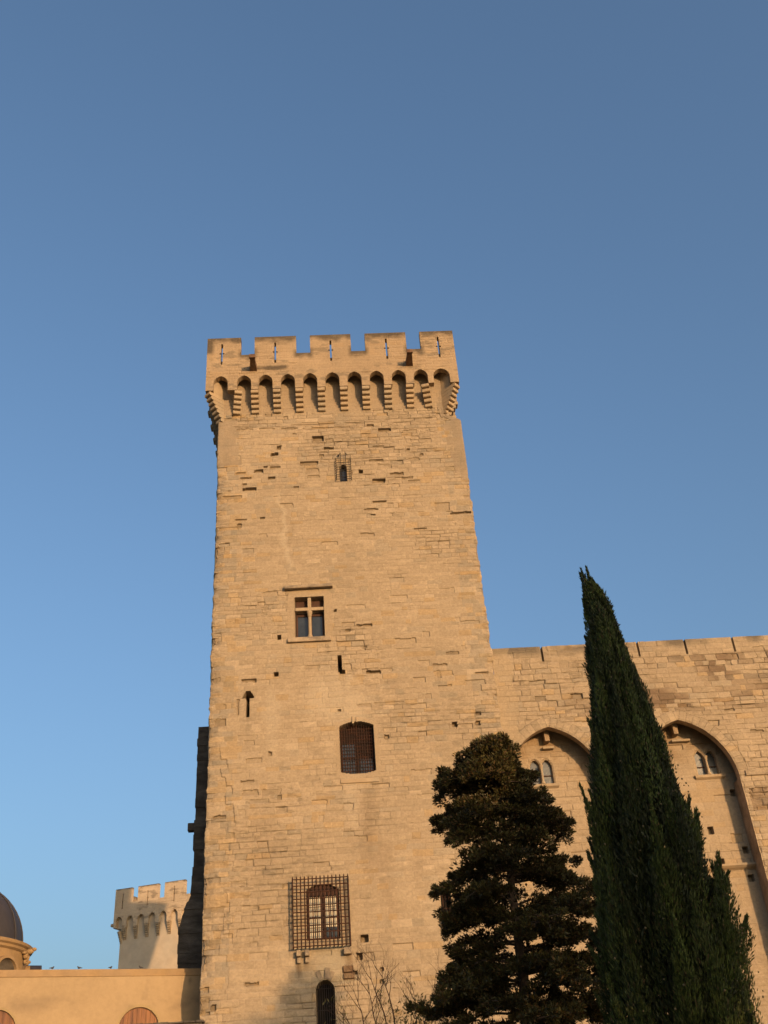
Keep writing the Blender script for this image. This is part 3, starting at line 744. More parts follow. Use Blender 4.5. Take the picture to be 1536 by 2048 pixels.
    P = np.stack([X, WY-h*edge0, Z], -1)
    return grid_mesh('wall', P, col, keep)
ww = add('wall', wing_front(), M_WALL, wing)
bm = bmesh.new()
box(bm, 6.95, 40, .62, 2.0, 23.70, 23.86)
add('coping', bm, M_STONE, wing)
bm = bmesh.new()
box(bm, 6.95, 40, .58, 2.0, 22.6, 22.8); box(bm, 6.95, 40, 2.0, 13.5, 0, 22.9)
add('rear_block', bm, M_STONE, wing)

NB = 1.25
TWIN = (((8.34, 8.90), 8.62), ((16.20, 16.76), 16.48))
def niche_back():
    st = .036
    xs = np.arange(6.84, 17.9, st); zs = np.concatenate([np.arange(0, 6.3, .3), np.arange(6.3, 21.0, st)])
    X, Z = np.meshgrid(xs, zs)
    mz = masonry(X, Z, 59, cm=.33, lm=.75, wob=.7, groove=.012, offs=.004, rough=.25)
    h, col = mz['h']*(Z > 6.2), mz['col']*.6+.4*np.array([.485, .38, .27])
    ru = sstep(9, 13, Z); ru = 1-ru                                      # rougher below the string course
    h = h+(fbm(X*2.2, Z*4, 501, 3)-.5)*.09*ru*(Z > 6.2)
    # patchy brown tone, stronger towards the arch heads
    for c in NCX:
        f = NICHE[NCX.index(c)](X, Z)
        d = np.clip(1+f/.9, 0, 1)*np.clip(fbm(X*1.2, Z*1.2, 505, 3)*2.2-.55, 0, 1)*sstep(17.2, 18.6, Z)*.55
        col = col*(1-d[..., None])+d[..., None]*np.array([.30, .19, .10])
        tr = np.clip(1-np.abs(X-c+.1)/.35, 0, 1)*sstep(18.4, 18.8, Z)*(1-sstep(19.0, 19.1, Z))*.5
        col = col*(1-tr[..., None])+tr[..., None]*np.array([.55, .45, .33])
    for (cs, cm_) in TWIN:
        for c in cs:
            f = s_arch(c, .215, 17.30, 18.12, 18.47)(X, Z)
            rim = np.clip((.075-f)/.02, 0, 1)
            h = h*(1-rim)-.045*rim
            h = np.where(f < 0, -.32, h)
            sm = np.clip((.3-f)/.1, 0, 1)[..., None]
            col = col*(1-.6*sm)+.6*sm*np.array([.49, .385, .275])
    for (x, z) in ((17.40, 16.40), (17.28, 13.78), (16.04, 13.29), (15.9, 14.72), (17.2, 12.54)):
        f = s_rect(x-.13, x+.13, z-.15, z+.15)(X, Z)
        h = np.where(f < 0, -.28, h); col = np.where((f < 0)[..., None], col*.6, col)
    return grid_mesh('niche_wall', np.stack([X, NB-h, Z], -1), col)
nbk = add('niche_wall', niche_back(), M_WALL, wing)
for c in NCX:
    bm = bmesh.new(); w, zs_, zt_ = 2.25, 16.8, 19.70; Rr = (w*w+2.9**2)/(2*w)
    pts = []
    a1 = math.asin(2.9/Rr)
    right = [(c+(w-Rr)+Rr*math.cos(a), zs_+Rr*math.sin(a)) for a in np.linspace(0, a1, 30)]
    left = [(2*c-x, z) for x, z in right]
    jl, jr = [(c-w, 0), (c-w, zs_)], [(c+w, 0), (c+w, zs_)]
    def strip(pl, y0, y1):
        A = [bm.verts.new((x, y0, z)) for x, z in pl]; B = [bm.verts.new((x, y1, z)) for x, z in pl]
        for i in range(len(pl)-1): bm.faces.new((A[i], A[i+1], B[i+1], B[i]))
    rng = random.Random(int(c*10))
    arcp = left+right[::-1][1:]
    strip(arcp, WY+.02, .66)
    out = [(x+(x-c)*.10, z+.22) for x, z in arcp]
    A = [bm.verts.new((x, .66, z)) for x, z in arcp]; B = [bm.verts.new((x, .66, z)) for x, z in out]
    for i in range(len(arcp)-1): bm.faces.new((A[i], B[i], B[i+1], A[i+1]))
    if c > 10: strip(jl, WY+.01, NB+.05)
    strip(jr, WY+.01, NB+.05)
    bmesh.ops.remove_doubles(bm, verts=bm.verts, dist=.001)
    add('arch_ring', bm, M_RING, wing)
    bm = bmesh.new(); box(bm, c-.14, c+.10, .80, NB+.05, 19.22, 20.2, .03)
    add('hanging_block', bm, M_RING, wing)
    bm = bmesh.new(); box(bm, c-.25, c+(.65 if c > 10 else .30), NB-.22, NB+.05, 18.93, 19.05, .03)
    add('stone_shelf', bm, M_STONE, wing)
for (cs, mx_) in TWIN:
    tw = bmesh.new()
    lathe(tw, [(.10, 17.30), (.095, 17.38), (.06, 17.42), (.052, 18.0), (.075, 18.02), (.07, 18.06), (.10, 18.16), (.11, 18.2)], 12, mx_, NB-.02)
    tw_ = add('column', tw, M_STONE, wing)
    g = bmesh.new(); v = [g.verts.new(p) for p in ((mx_-.74, NB+.03, 17.27), (mx_+.74, NB+.03, 17.27), (mx_+.66, NB+.03, 17.05), (mx_-.66, NB+.03, 17.05), (mx_-.74, NB-.15, 17.27), (mx_+.74, NB-.15, 17.27), (mx_+.70, NB-.13, 17.16), (mx_-.70, NB-.13, 17.16))]
    for q in ((0, 1, 5, 4), (4, 5, 6, 7), (7, 6, 2, 3), (0, 4, 7, 3), (1, 2, 6, 5)): g.faces.new([v[i] for i in q])
    add('sill', g, M_STONE, wing)
    for c in cs:
        g = bmesh.new(); box(g, c-.24, c+.24, NB+.22, NB+.24, 17.28, 18.5)
        p = add('pane', g, M_LEAD, wing)
        for zb_ in (17.72, 17.30):
            g = bmesh.new(); box(g, c-.22, c+.22, NB+.17, NB+.21, zb_, zb_+.04); add('saddle_bar', g, M_RUST, p)
bm = bmesh.new()
prof = [(NB+.02, 12.92), (NB-.14, 13.0), (NB-.24, 13.08), (NB-.24, 13.16), (NB+.02, 13.2)]
A = [bm.verts.new((13.02, y, z)) for y, z in prof]; B = [bm.verts.new((17.49, y, z)) for y, z in prof]
bm.faces.new(A); bm.faces.new(B[::-1])
for q in range(len(prof)): bm.faces.new((A[q], B[q], B[(q+1) % len(prof)], A[(q+1) % len(prof)]))
add('string_course', bm, M_STONE, wing)

# ================================================================== OCHRE CHAPEL WALL, LEFT
chap = thing('ochre_building', 'low ochre plastered building with round wooden lunettes, left of the tower', 'building', (-8.05, 2.0, 0), R(16.75))
MC = W[chap]
LUN = ((-1.47, 8.2, .81), (-7.06, 8.2, .81))
def chapel_wall():
    xs = np.concatenate([np.arange(-24, -9.5, .4), np.arange(-9.5, 1.2, .04)]); zs = np.concatenate([np.arange(0, 6.2, .4), np.arange(6.2, 10.23, .04)])
    X, Z = np.meshgrid(xs, zs)
    X = X.copy(); Z = Z.copy()
    for (x, z, r) in LUN:
        d = np.hypot(X-x, Z-z); f = d-r; nr = (np.abs(f) < .021) & (Z > z-.1)
        X = np.where(nr, x+(X-x)*(r+.002)/d, X); Z = np.where(nr, z+(Z-z)*(r+.002)/d, Z)
    h = (fbm(X*1.2, Z*1.5, 601, 4)-.5)*.03*(X > -9.5)+(fbm(X*6, Z*7, 602, 3)-.5)*.008*(X > -9.5)
    col = np.ones(X.shape+(3,))*np.array([.54, .395, .225])
    col = col*(1+.22*(fbm(X*.5, Z*.6, 603, 4)-.5))[..., None]
    b = np.clip(1-np.abs(Z-9.15-.5*(fbm(X*.5, 1, 605, 2)-.5))/.45, 0, 1)*np.clip(fbm(X*1.1, Z*1.6, 607, 4)*5-2.15, 0, 1)*.6
    col = col*(1-b[..., None])+b[..., None]*np.array([.30, .22, .14])
    st = np.clip(1-np.abs(X-.55)/.12, 0, 1)*np.clip(1-np.abs(Z-10.0)/.25, 0, 1)*.6
    col = col*(1-st[..., None])+st[..., None]*np.array([.12, .10, .08])
    for (x, z, r) in LUN:
        f = np.hypot(X-x, Z-z)-r; ins = (f < -.001) & (Z > 7.0)
        ins = ins | ((np.abs(X-x) < r) & (Z > 5.5) & (Z <= z))
        h = np.where(ins, -.16, h)
    drip = np.clip((fbm(X*2.4, Z*.35, 611, 4)-.52)*5, 0, 1)*sstep(9.0, 10.2, Z)*.30
    col = col*(1-drip[..., None])+drip[..., None]*np.array([.27, .20, .125])
    for (x, z, r) in LUN:
        f = np.hypot(X-x, Z-z)-r; rim = np.clip(1-np.abs(f-.05)/.07, 0, 1)*(Z > z-.2)*.35
        col = col*(1-rim[..., None])+rim[..., None]*np.array([.42, .33, .12])
    return grid_mesh('wall', np.stack([X, -h, Z], -1), col)
add('wall', chapel_wall(), M_PLAST, chap, MC)
bm = bmesh.new()
box(bm, -24, 1.18, -.035, .85, 10.19, 10.47, .012)
add('cornice', bm, M_OCHRE, chap, MC)
bm = bmesh.new(); box(bm, -24, -1.0, .4, 6.5, 0, 10.1); box(bm, -1.0, 1.18, .4, .85, 0, 10.2)
add('body', bm, M_OCHRE, chap, MC)
M_PLANK = mat('varnished_planks', (.21, .085, .03), rough=.6, var=.42, scale=2.5, stretch=(5, 5, .35), tint2=(.11, .042, .02))
for (x, z, r) in LUN:
    bm = bmesh.new(); n = 9
    for k in range(n):
        a, b = x-r+2*r*k/n+.006, x-r+2*r*(k+1)/n-.006
        za = z+math.sqrt(max(.0, (r+.03)**2-max(abs(a-x), abs(b-x))**2))
        zb_ = z+math.sqrt(max(.0, (r+.03)**2-min(abs(a-x), abs(b-x))**2)) if (a-x)*(b-x) > 0 else z+r+.03
        ta, tb = (za, zb_) if abs(a-x) > abs(b-x) else (zb_, za)
        prism(bm, [(a, 5.6), (b, 5.6), (b, tb), (a, ta)], .10+.012*(k % 2), .158)
    add('lunette', bm, M_PLANK, chap, MC)

# ================================================================== DOMED LANTERN BEHIND IT
DX, DY = -21.97, 14.0
dome = thing('domed_lantern', 'round stone lantern with dark lead dome, rising behind the ochre building', 'dome', (DX, DY, 0))
MD = Matrix.Translation((DX, DY, 0))
bm = bmesh.new()
prof = [(3.49, 14.40)]+[(3.48*math.cos(a), 14.42+3.45*math.sin(a)) for a in np.linspace(.03, 1.5, 16)]
lathe(bm, prof, 64)
for p in bm.faces: p.smooth = True
dm = add('dome', bm, M_DOME, dome, MD)
bm = bmesh.new()
for k in range(16):
    a = 2*math.pi*(k+.5)/16; pr = [(3.50*math.cos(t), 14.42+3.47*math.sin(t)) for t in np.linspace(.0, 1.45, 14)]
    for p, q in zip(pr, pr[1:]): bar(bm, (p[0]*math.cos(a), p[0]*math.sin(a), p[1]), (q[0]*math.cos(a), q[0]*math.sin(a), q[1]), .045)
add('roof_rib', bm, M_DOME, dm, MD)
bm = bmesh.new()
lathe(bm, [(3.84, 13.92), (3.95, 14.0), (3.97, 14.12), (4.08, 14.2), (4.10, 14.34), (3.9, 14.42), (3.4, 14.44)], 64)
add('cornice', bm, M_OCHRE, dome, MD)
bm = bmesh.new(); lathe(bm, [(3.82, 7), (3.82, 13.93)], 64)
add('drum', bm, M_OCHRE, dome, MD)
fo = None; fn = None
for k in range(8):
    a = R(-27+45*k); Mx = MD @ Matrix.Rotation(a, 4, 'Z')
    if fo is None:
        bm = bmesh.new()
        for t0, t1 in zip(np.linspace(-20, 200, 23)[:-1], np.linspace(-20, 200, 23)[1:]):
            for (r0, r1, x0, x1) in ((.70, .84, 3.6, 4.02),):
                v = [bm.verts.new((x, rr*math.cos(R(t)), 12.72+rr*math.sin(R(t)))) for x in (x0, x1) for t in (t0, t1) for rr in (r0, r1)]
                for q in ((0, 1, 3, 2), (4, 6, 7, 5), (0, 4, 5, 1), (2, 3, 7, 6), (0, 2, 6, 4), (1, 5, 7, 3)): bm.faces.new([v[i] for i in q])
        fo = add('arched_hood', bm, M_OCHRE, dome, Mx)
        bm = bmesh.new(); prism(bm, [(.71*math.cos(t), 12.72+.71*math.sin(t)) for t in np.linspace(-.4, math.pi+.4, 20)], -3.86, -3.6)
        fn = add('niche', bm, M_DARK, dome, Mx @ Matrix.Rotation(R(90), 4, 'Z'))
    else:
        again(fo, dome, Mx); again(fn, dome, Mx @ Matrix.Rotation(R(90), 4, 'Z'))
bm = bmesh.new()
ts = np.linspace(-10, 190, 21)
for t0, t1 in zip(ts[:-1], ts[1:]):
    v = [bm.verts.new((x, rr*math.cos(R(t)), 12.75+rr*math.sin(R(t)))) for x in (3.7, 4.62) for t in (t0, t1) for rr in (.74, .84)]
    for q in ((0, 1, 3, 2), (4, 6, 7, 5), (0, 4, 5, 1), (2, 3, 7, 6), (0, 2, 6, 4), (1, 5, 7, 3)): bm.faces.new([v[i] for i in q])
add('shaded_hood', bm, M_DOME, dome, MD @ Matrix.Rotation(R(19), 4, 'Z'))  # hood on the drum; the dark roof colour stands for its shade
oc = None
for k in range(8):
    a = R(-3+45*k); Mx = MD @ Matrix.Rotation(a, 4, 'Z')
    if oc is None:
        bm = bmesh.new()
        blob(bm, (4.16, 0, 14.0), (.22, .17, .15)); blob(bm, (4.36, .03, 14.1), (.14, .12, .10)); blob(bm, (4.0, -.13, 13.78), (.15, .11, .17)); blob(bm, (4.0, .13, 13.72), (.14, .10, .2)); blob(bm, (3.98, -.28, 13.9), (.14, .12, .09)); blob(bm, (3.95, .02, 13.52), (.09, .08, .13))
        oc = add('carved_ornament', bm, M_OCHRE, dome, Mx)
    else: again(oc, dome, Mx)

# ================================================================== FAR TOWER
far = thing('distant_tower', 'smaller crenellated tower far behind, seen in the gap left of the big tower', 'tower', (-26.22, 72, 0), R(-17.75))
MF = W[far]
FM = [(0, 2.0), (2.73, 5.2), (5.92, 8.37), (9.1, 11.5), (12.2, 14.2)]
fsl = [arrow_slit(x, 29.9, 31.5, 30.7, .06, .12) for x in (.92, 3.92, 7.08)]
farch = [s_arch(.63+1.315*k, .42, 10, 28.52, 29.13) for k in range(11)]
flich = [(a-.1, b+.1, 32.05, .15) for a, b in FM]
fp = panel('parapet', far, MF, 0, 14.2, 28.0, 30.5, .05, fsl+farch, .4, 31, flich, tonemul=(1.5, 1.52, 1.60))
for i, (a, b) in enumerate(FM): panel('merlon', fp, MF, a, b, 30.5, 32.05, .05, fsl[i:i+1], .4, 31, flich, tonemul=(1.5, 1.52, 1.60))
for M_ in (MF @ T(0, 12.4, 0, R(-90)), MF @ T(14.2, .4, 0, R(90))):
    crenel_side(far, M_, 12, 28.0, 30.5, 32.05, .2, 1.3, .42, 28.52, 29.13, 2.47, .72, 32, .4, True)
bm = bmesh.new(); box(bm, .74, 13.4, .42, 12.0, 0, 30.4); box(bm, .14, .742, .43, 3, 27.95, 29.29)
add('shaft', bm, mat('far_stone', (.47, .385, .29), var=.12, scale=1.1, bump=.4, bscale=6, tint2=(.43, .37, .295), gain=1.0, hue=(1, .985, .95)), far, MF)
first = None
for k in range(10):
    M_ = MF @ T(.63+1.315*(k+.5), .42, 26.72)
    if first is None: first = add('corbel', corbel_mesh(6, .070, .213, .36), M_STONE, far, M_)
    else: again(first, far, M_)
for k in range(9):
    again(first, far, MF @ T(.74, 1.4+1.2*k, 26.72, R(-90)))
again(first, far, MF @ T(.80, .48, 26.4, R(-45))); again(first, far, MF @ T(13.34, .48, 26.4, R(45)))
bm = bmesh.new(); box(bm, -.35, .05, .05, .35, 28.2, 28.5, .04)
add('water_spout', bm, M_MOULD, far, MF)

# ================================================================== ADDED TURRET (unseen behind the big tower, shaped to shade the distant tower)
tu = thing('shadow_turret', 'added round turret, unseen behind the big tower, casting shade on the distant tower', 'turret', (2.6, 20, 0))
bm = bmesh.new(); lathe(bm, [(1.9, 0), (1.95, 28.5), (2.2, 30.0), (2.9, 33.0), (3.3, 35.2), (3.3, 36.3)], 40)
add('shaft', bm, M_STONE, tu, Matrix.Translation((2.6, 20, 0)))
bm = bmesh.new(); lathe(bm, [(3.42, 36.3), (3.42, 36.45), (2.0, 37.1), (.1, 37.6)], 40)
add('roof', bm, M_ROOF, tu, Matrix.Translation((2.6, 20, 0)))

# ================================================================== GARDEN WALL IN THE CORNER
gw = thing('garden_wall', 'dark coping of a low garden wall in the bottom left corner before the tower', 'wall', (-8.3, -1.2, 0))
bm = bmesh.new(); box(bm, -10.2, -6.50, -1.35, -1.0, 0, 7.86); add('wall', bm, M_DARK, gw)
bm = bmesh.new(); rng = random.Random(5); x = -10.3
while x < -6.50:
    l = min(rng.uniform(.35, .6), -6.42-x); box(bm, x, x+l-.015, -1.45, -.9, 7.87, 7.93+rng.uniform(0, .035), .02); x += l
add('coping', bm, M_DARK, gw)

# ================================================================== GROUND
bm = bmesh.new(); v = [bm.verts.new(p) for p in ((-2500, -2500, 0), (2500, -2500, 0), (2500, 2500, 0), (-2500, 2500, 0))]; bm.faces.new(v)
g = add('ground', bm, M_GRND); tag(g, 'dry earth and grass ground of the palace garden', None, None, 'structure')

# ================================================================== VEGETATION
def leaf_mesh(name, C, A, L, Wd, col, rng):
    n = len(C)
    A = A/np.maximum(np.linalg.norm(A, axis=1, keepdims=True), 1e-9)
    r = rng.normal(size=(n, 3)); S_ = np.cross(A, r); S_ /= np.maximum(np.linalg.norm(S_, axis=1, keepdims=True), 1e-9)
    L = L[:, None]; Wd = Wd[:, None]
    V = np.stack([C, C+A*L*.45+S_*Wd/2, C+A*L, C+A*L*.45-S_*Wd/2], 1).reshape(-1, 3)
    F = np.arange(4*n).reshape(n, 4)
    return raw_mesh(name, V, F, np.repeat(col, 4, axis=0))
def tubes(segs, n=5):
    bm = bmesh.new()
    for p, q, r0, r1 in segs: bar(bm, p, q, r0, n, r1)
    return bm

# --- the cypress
def cypress():
    rng = np.random.default_rng(3)
    cx_, cy_ = 3.46, -31.0
    root = thing('cypress_tree', 'tall narrow dark green cypress, nearest tree at the right', 'tree', (cx_, cy_, 0))
    zk = [0, .6, 1.5, 3.4, 5.0, 6.0, 7.0, 7.7, 8.3, 9.0, 9.5, 9.85]
    rk = [.5, .95, 1.15, 1.13, .98, .80, .53, .43, .34, .22, .13, .05]
    Rz = lambda z: np.interp(z, zk, rk)
    Cs, As, Ls, Ws, Cl = [], [], [], [], []
    def plume(base, tip, rad, n, shade, jitter=.35):
        base, tip = np.array(base), np.array(tip); d = tip-base; ln = np.linalg.norm(d)
        t = rng.beta(1.15, 1.25, n)
        prof = np.clip(np.sin(np.clip(t*1.05+.12, 0, 1)*math.pi)**.6*(1-.55*t), .12, 1)
        off = rng.normal(size=(n, 3)); off /= np.linalg.norm(off, axis=1, keepdims=True)
        off *= (rad*prof*rng.uniform(.45, 1.0, n)**.6)[:, None]
        c = base+d*t[:, None]+off
        a = d/ln+.55*off/rad+rng.normal(size=(n, 3))*jitter*.5
        Cs.append(c); As.append(a); Ls.append(rng.uniform(.035, .095, n)*(1-.2*t)); Ws.append(rng.uniform(.010, .019, n))
        b = shade*rng.uniform(.75, 1.25, n)
        g = np.stack([.036*b, .048*b*rng.uniform(.9, 1.1, n), .0095*b], 1)
        br = rng.random(n) < .05; g[br] = np.array([.06, .04, .018])*b[br, None]
        Cl.append(g)
    npl = 300
    for i in range(npl):
        z0 = 9.3*(i+.5)/npl if i % 3 else rng.uniform(.2, 9)
        z0 = max(0.1, 9.4*(1-(1-(z0/9.4))**1.0)); th = i*2.39996+rng.uniform(-.3, .3)
        ln = rng.uniform(.9, 1.9)*np.interp(z0, [0, 6, 9.4], [1.0, .9, .33])
        zt = min(z0+ln, 9.55+.25*rng.random())
        cf = sum(math.exp(-((((th-t0+.06*(z0-5))+math.pi) % (2*math.pi)-math.pi)/w0)**2) for t0, w0 in ((-2.25, .17), (-1.55, .12), (-1.0, .13), (-.35, .15)))*(1 if z0 < 8 else .4)
        r0 = Rz(z0)*rng.uniform(.45, .75)*(1-.30*cf); rt_ = Rz(zt)*rng.uniform(.78, 1.0)*(1-.34*cf)
        lean = np.array([.03*(z0-5)*.0, 0])
        ca, sa = math.cos(th), math.sin(th)
        ax = cx_-.10*sstep(8.0, 9.9, zt)
        plume((cx_+r0*ca, cy_+r0*sa, z0), (ax+rt_*ca, cy_+rt_*sa, zt), np.interp(z0, [0, 5, 8, 9.5], [.24, .21, .13, .07])*rng.uniform(.75, 1.25), int(1350*np.interp(z0, [0, 5, 9.4], [1.15, 1, .5])), rng.choice([.55, .85, 1.15, 1.5]))
    for q in range(5): plume((cx_-.08+.05*math.cos(q*1.3), cy_+.05*math.sin(q*1.3), 8.5+.1*q), (cx_-.13+.07*math.cos(q*1.3), cy_+.07*math.sin(q*1.3), 9.80+.02*q), .095, 1000, 1.0)
    # stray leaders breaking the outline on the left and on the right
    for (bx, bz, tx, tz, r_) in ((-.40, 6.2, -.56, 7.28, .10), (-.34, 6.1, -.46, 7.10, .09), (-.62, 5.2, -.84, 6.32, .12), (-.60, 5.1, -.72, 6.22, .11), (-.66, 4.6, -.80, 5.7, .13), (.60, 4.5, .84, 4.95, .20), (.76, 3.9, 1.02, 4.45, .22), (.50, 5.3, .70, 5.8, .18), (.68, 4.7, .92, 5.02, .13)):
        plume((cx_+bx, cy_-.15, bz), (cx_+tx, cy_-.2, tz), r_, 1100, rng.uniform(.8, 1.2))
    n = 60000                                                        # twiggy interior
    z = rng.uniform(.2, 9.2, n); rr = Rz(z)*np.sqrt(rng.random(n))*.72; th = rng.uniform(0, 2*math.pi, n)
    Cs.append(np.stack([cx_+rr*np.cos(th), cy_+rr*np.sin(th), z], 1)); As.append(np.stack([np.cos(th)*.5, np.sin(th)*.5, np.ones(n)], 1)+rng.normal(size=(n, 3))*.3)
    Ls.append(rng.uniform(.06, .13, n)); Ws.append(rng.uniform(.018, .032, n)); b = rng.uniform(.6, 1.2, n)[:, None]; Cl.append(b*np.array([.024, .030, .012]))
    crown = add('crown', leaf_mesh('crown', np.concatenate(Cs), np.concatenate(As), np.concatenate(Ls), np.concatenate(Ws), np.concatenate(Cl), rng), M_LEAF, root)
    add('trunk', tubes([((cx_, cy_, 0), (cx_, cy_, 3), .20, .16), ((cx_, cy_, 3), (cx_, cy_, 9.3), .16, .02)], 8), M_BARK, root)
    bm = bmesh.new(); rnd = random.Random(8)
    for i in range(150):
        z = rnd.uniform(2.8, 9.4); th = rnd.uniform(-math.pi, .35); r = float(Rz(z))*rnd.uniform(.88, .97)
        s = rnd.uniform(.009, .015); blob(bm, (cx_+r*math.cos(th), cy_+r*math.sin(th), z), (s, s, s*1.15), 1)
    o = add('seed_cone', bm, M_CONE, crown); o['kind'] = 'stuff'
cypress()

# --- the bushy conifer
def conifer():
    rng = np.random.default_rng(12)
    cx_, cy_ = 2.42, -25.0
    root = thing('conifer_tree', 'bushy brown green conifer with ragged layered branches, between tower and cypress', 'tree', (cx_, cy_, 0))
    zk = [0, 1.5, 3.0, 4.4, 5.1, 5.9, 6.4, 6.9, 7.3, 7.65, 8.05, 8.4, 8.7, 9.0, 9.3, 9.5]
    lk = [1.2, 2.1, 2.1, 1.95, 1.60, 1.30, 1.15, 1.42, 1.05, 1.30, 1.40, 1.15, 1.25, .85, .5, .15]
    rk = [1.2, 2.0, 2.0, 1.85, 1.85, 1.75, 1.60, 1.50, 1.30, 1.38, 1.05, .75, .72, .45, .38, .12]
    def reach(z, ca):
        l, r = np.interp(z, zk, lk), np.interp(z, zk, rk); m_ = (l+r)/2
        return l*max(0, -ca)**2+r*max(0, ca)**2+m_*(1-ca*ca)
    Cs, As, Ls, Ws, Cl, segs = [], [], [], [], [], []
    def clump(c, d, rad, n, shade):
        off = rng.normal(size=(n, 3)); off /= np.linalg.norm(off, axis=1, keepdims=True); off *= (rad*rng.random(n)**.45)[:, None]; off[:, 2] *= .72
        a = .8*off/rad+.7*np.array(d)+np.array([0, 0, .25])+rng.normal(size=(n, 3))*.35
        Cs.append(np.array(c)+off); As.append(a); Ls.append(rng.uniform(.04, .095, n)); Ws.append(rng.uniform(.018, .036, n))
        b = shade*rng.uniform(.6, 1.4, n); g = np.stack([.060*b, .051*b, .0145*b], 1)
        br = rng.random(n) < .22; g[br] = np.stack([.085*b, .048*b, .018*b], 1)[br]
        Cl.append(g)
    LIMBS = [(1.18, 8.62, 2), (1.10, 8.05, 2), (1.22, 7.66, 1), (1.02, 6.92, 2), (1.30, 6.35, 1), (1.10, 5.90, 2), (1.0, 5.3, 1), (.76, 5.05, 2), (.43, 4.42, 2), (.6, 3.9, 1), (1.70, 9.18, 1), (1.45, 8.9, 1),
             (3.10, 8.66, 1), (3.25, 8.20, 2), (3.50, 7.88, 2), (3.76, 7.55, 2), (3.72, 6.72, 2), (3.95, 6.15, 2), (4.05, 5.6, 2), (4.1, 5.0, 2), (4.1, 4.4, 2), (2.85, 9.1, 1)]
    todo = [(tx, tz, q) for tx, tz, k_ in LIMBS for q in range(k_)]
    zl, lev = 1.0, 0
    while zl < 9.42 or todo:
        lim = None
        if zl >= 9.42: lim = todo.pop(); nb = 1
        else: nb = 2 if zl > 8.75 else (4 if zl > 7.8 else 3)
        a0 = rng.uniform(0, 2*math.pi)
        for k in range(nb):
            th = a0+2*math.pi*k/nb+rng.uniform(-.35, .35); ca, sa = math.cos(th), math.sin(th)
            z0 = zl+rng.uniform(-.3, .3)*(zl < 8.6); rc = reach(min(z0+.15, 9.5), ca)*rng.uniform(.74, 1.08)
            if rng.random() < .12: rc *= .65
            if lim:
                th = (math.pi if lim[0] < cx_ else 0)+rng.uniform(-.30, .30); ca, sa = math.cos(th), math.sin(th)
                rc = abs(lim[0]-cx_)/abs(ca)*rng.uniform(.93, 1.03); z0 = lim[1]-.02+rng.uniform(-.12, .06)
            nst = max(3, int(rc/.16)); prev = np.array([cx_, cy_, z0]); rise = rng.uniform(.05, .45); br_sh = rng.uniform(.7, 1.3)
            for j in range(1, nst+1):
                t = j/nst; p = np.array([cx_+rc*t*ca, cy_+rc*t*sa, z0+rise*rc*t-.35*rc*t*t*rng.uniform(.8, 1.2)])+rng.normal(size=3)*.03
                segs.append((prev, p, .030*(1-t*.8), .030*(1-(t+.1)*.75))); prev = p
                if t > .28:
                    d = (ca*.8, sa*.8, .2); rad = rng.uniform(.07, .17)*np.interp(t, [.3, .8, 1], [.9, 1.1, .7])
                    clump(p+rng.normal(size=3)*.03, d, rad, int(210*rad/.15), br_sh*rng.uniform(.8, 1.2))
                    for s_ in (-1, 1):
                        if rng.random() < .72:
                            o = np.array([-sa*s_, ca*s_, rng.uniform(-.35, .25)])*rng.uniform(.16, .42)*(1.15-.4*t); rad = rng.uniform(.06, .13)
                            clump(p+o, (ca*.5-sa*s_*.6, sa*.5+ca*s_*.6, .1), rad, int(200*rad/.15), br_sh*rng.uniform(.75, 1.25))
                            segs.append((p, p+o, .010, .004))
        zl += (rng.uniform(.10, .22)+.16*(lev % 4 == 0)) if zl < 8.3 else .12; lev += 1
    for dx, dz in ((0, 9.45), (.12, 9.40), (-.10, 9.3), (.22, 9.25), (-.25, 9.15), (.0, 9.2), (.1, 9.05)): clump((cx_+dx, cy_+rng.uniform(-.1, .1), dz), (0, 0, 1), .12, 260, 1)
    for t in np.linspace(.2, 1, 9): clump((cx_+.15+.62*t, cy_-.1, 8.66+.05*math.sin(t*5)), (.8, 0, .1), .085, 150, 1.0)
    n = 8000
    z = rng.uniform(1, 9.2, n); th = rng.uniform(0, 2*math.pi, n); rr = np.minimum(np.interp(z, zk, lk), np.interp(z, zk, rk))*np.sqrt(rng.random(n))*.80
    ok = fbm(th*1.6+z*.2, z*2.3, 808, 3) > .44; z, th, rr = z[ok], th[ok], rr[ok]; n = len(z)
    Cs.append(np.stack([cx_+rr*np.cos(th), cy_+rr*np.sin(th), z], 1)); As.append(rng.normal(size=(n, 3))*.6+np.stack([np.cos(th), np.sin(th), .4+0*th], 1))
    Ls.append(rng.uniform(.06, .12, n)); Ws.append(rng.uniform(.03, .05, n)); b = rng.uniform(.6, 1.2, n)[:, None]; Cl.append(b*np.array([.034, .030, .011]))
    add('crown', leaf_mesh('crown', np.concatenate(Cs), np.concatenate(As), np.concatenate(Ls), np.concatenate(Ws), np.concatenate(Cl), rng), M_LEAF, root)
    segs.append(((cx_, cy_, 0), (cx_+.02, cy_, 4), .19, .12)); segs.append(((cx_+.02, cy_, 4), (cx_+.04, cy_, 9.3), .12, .02))
    add('trunk', tubes(segs), M_BARK, root)
conifer()

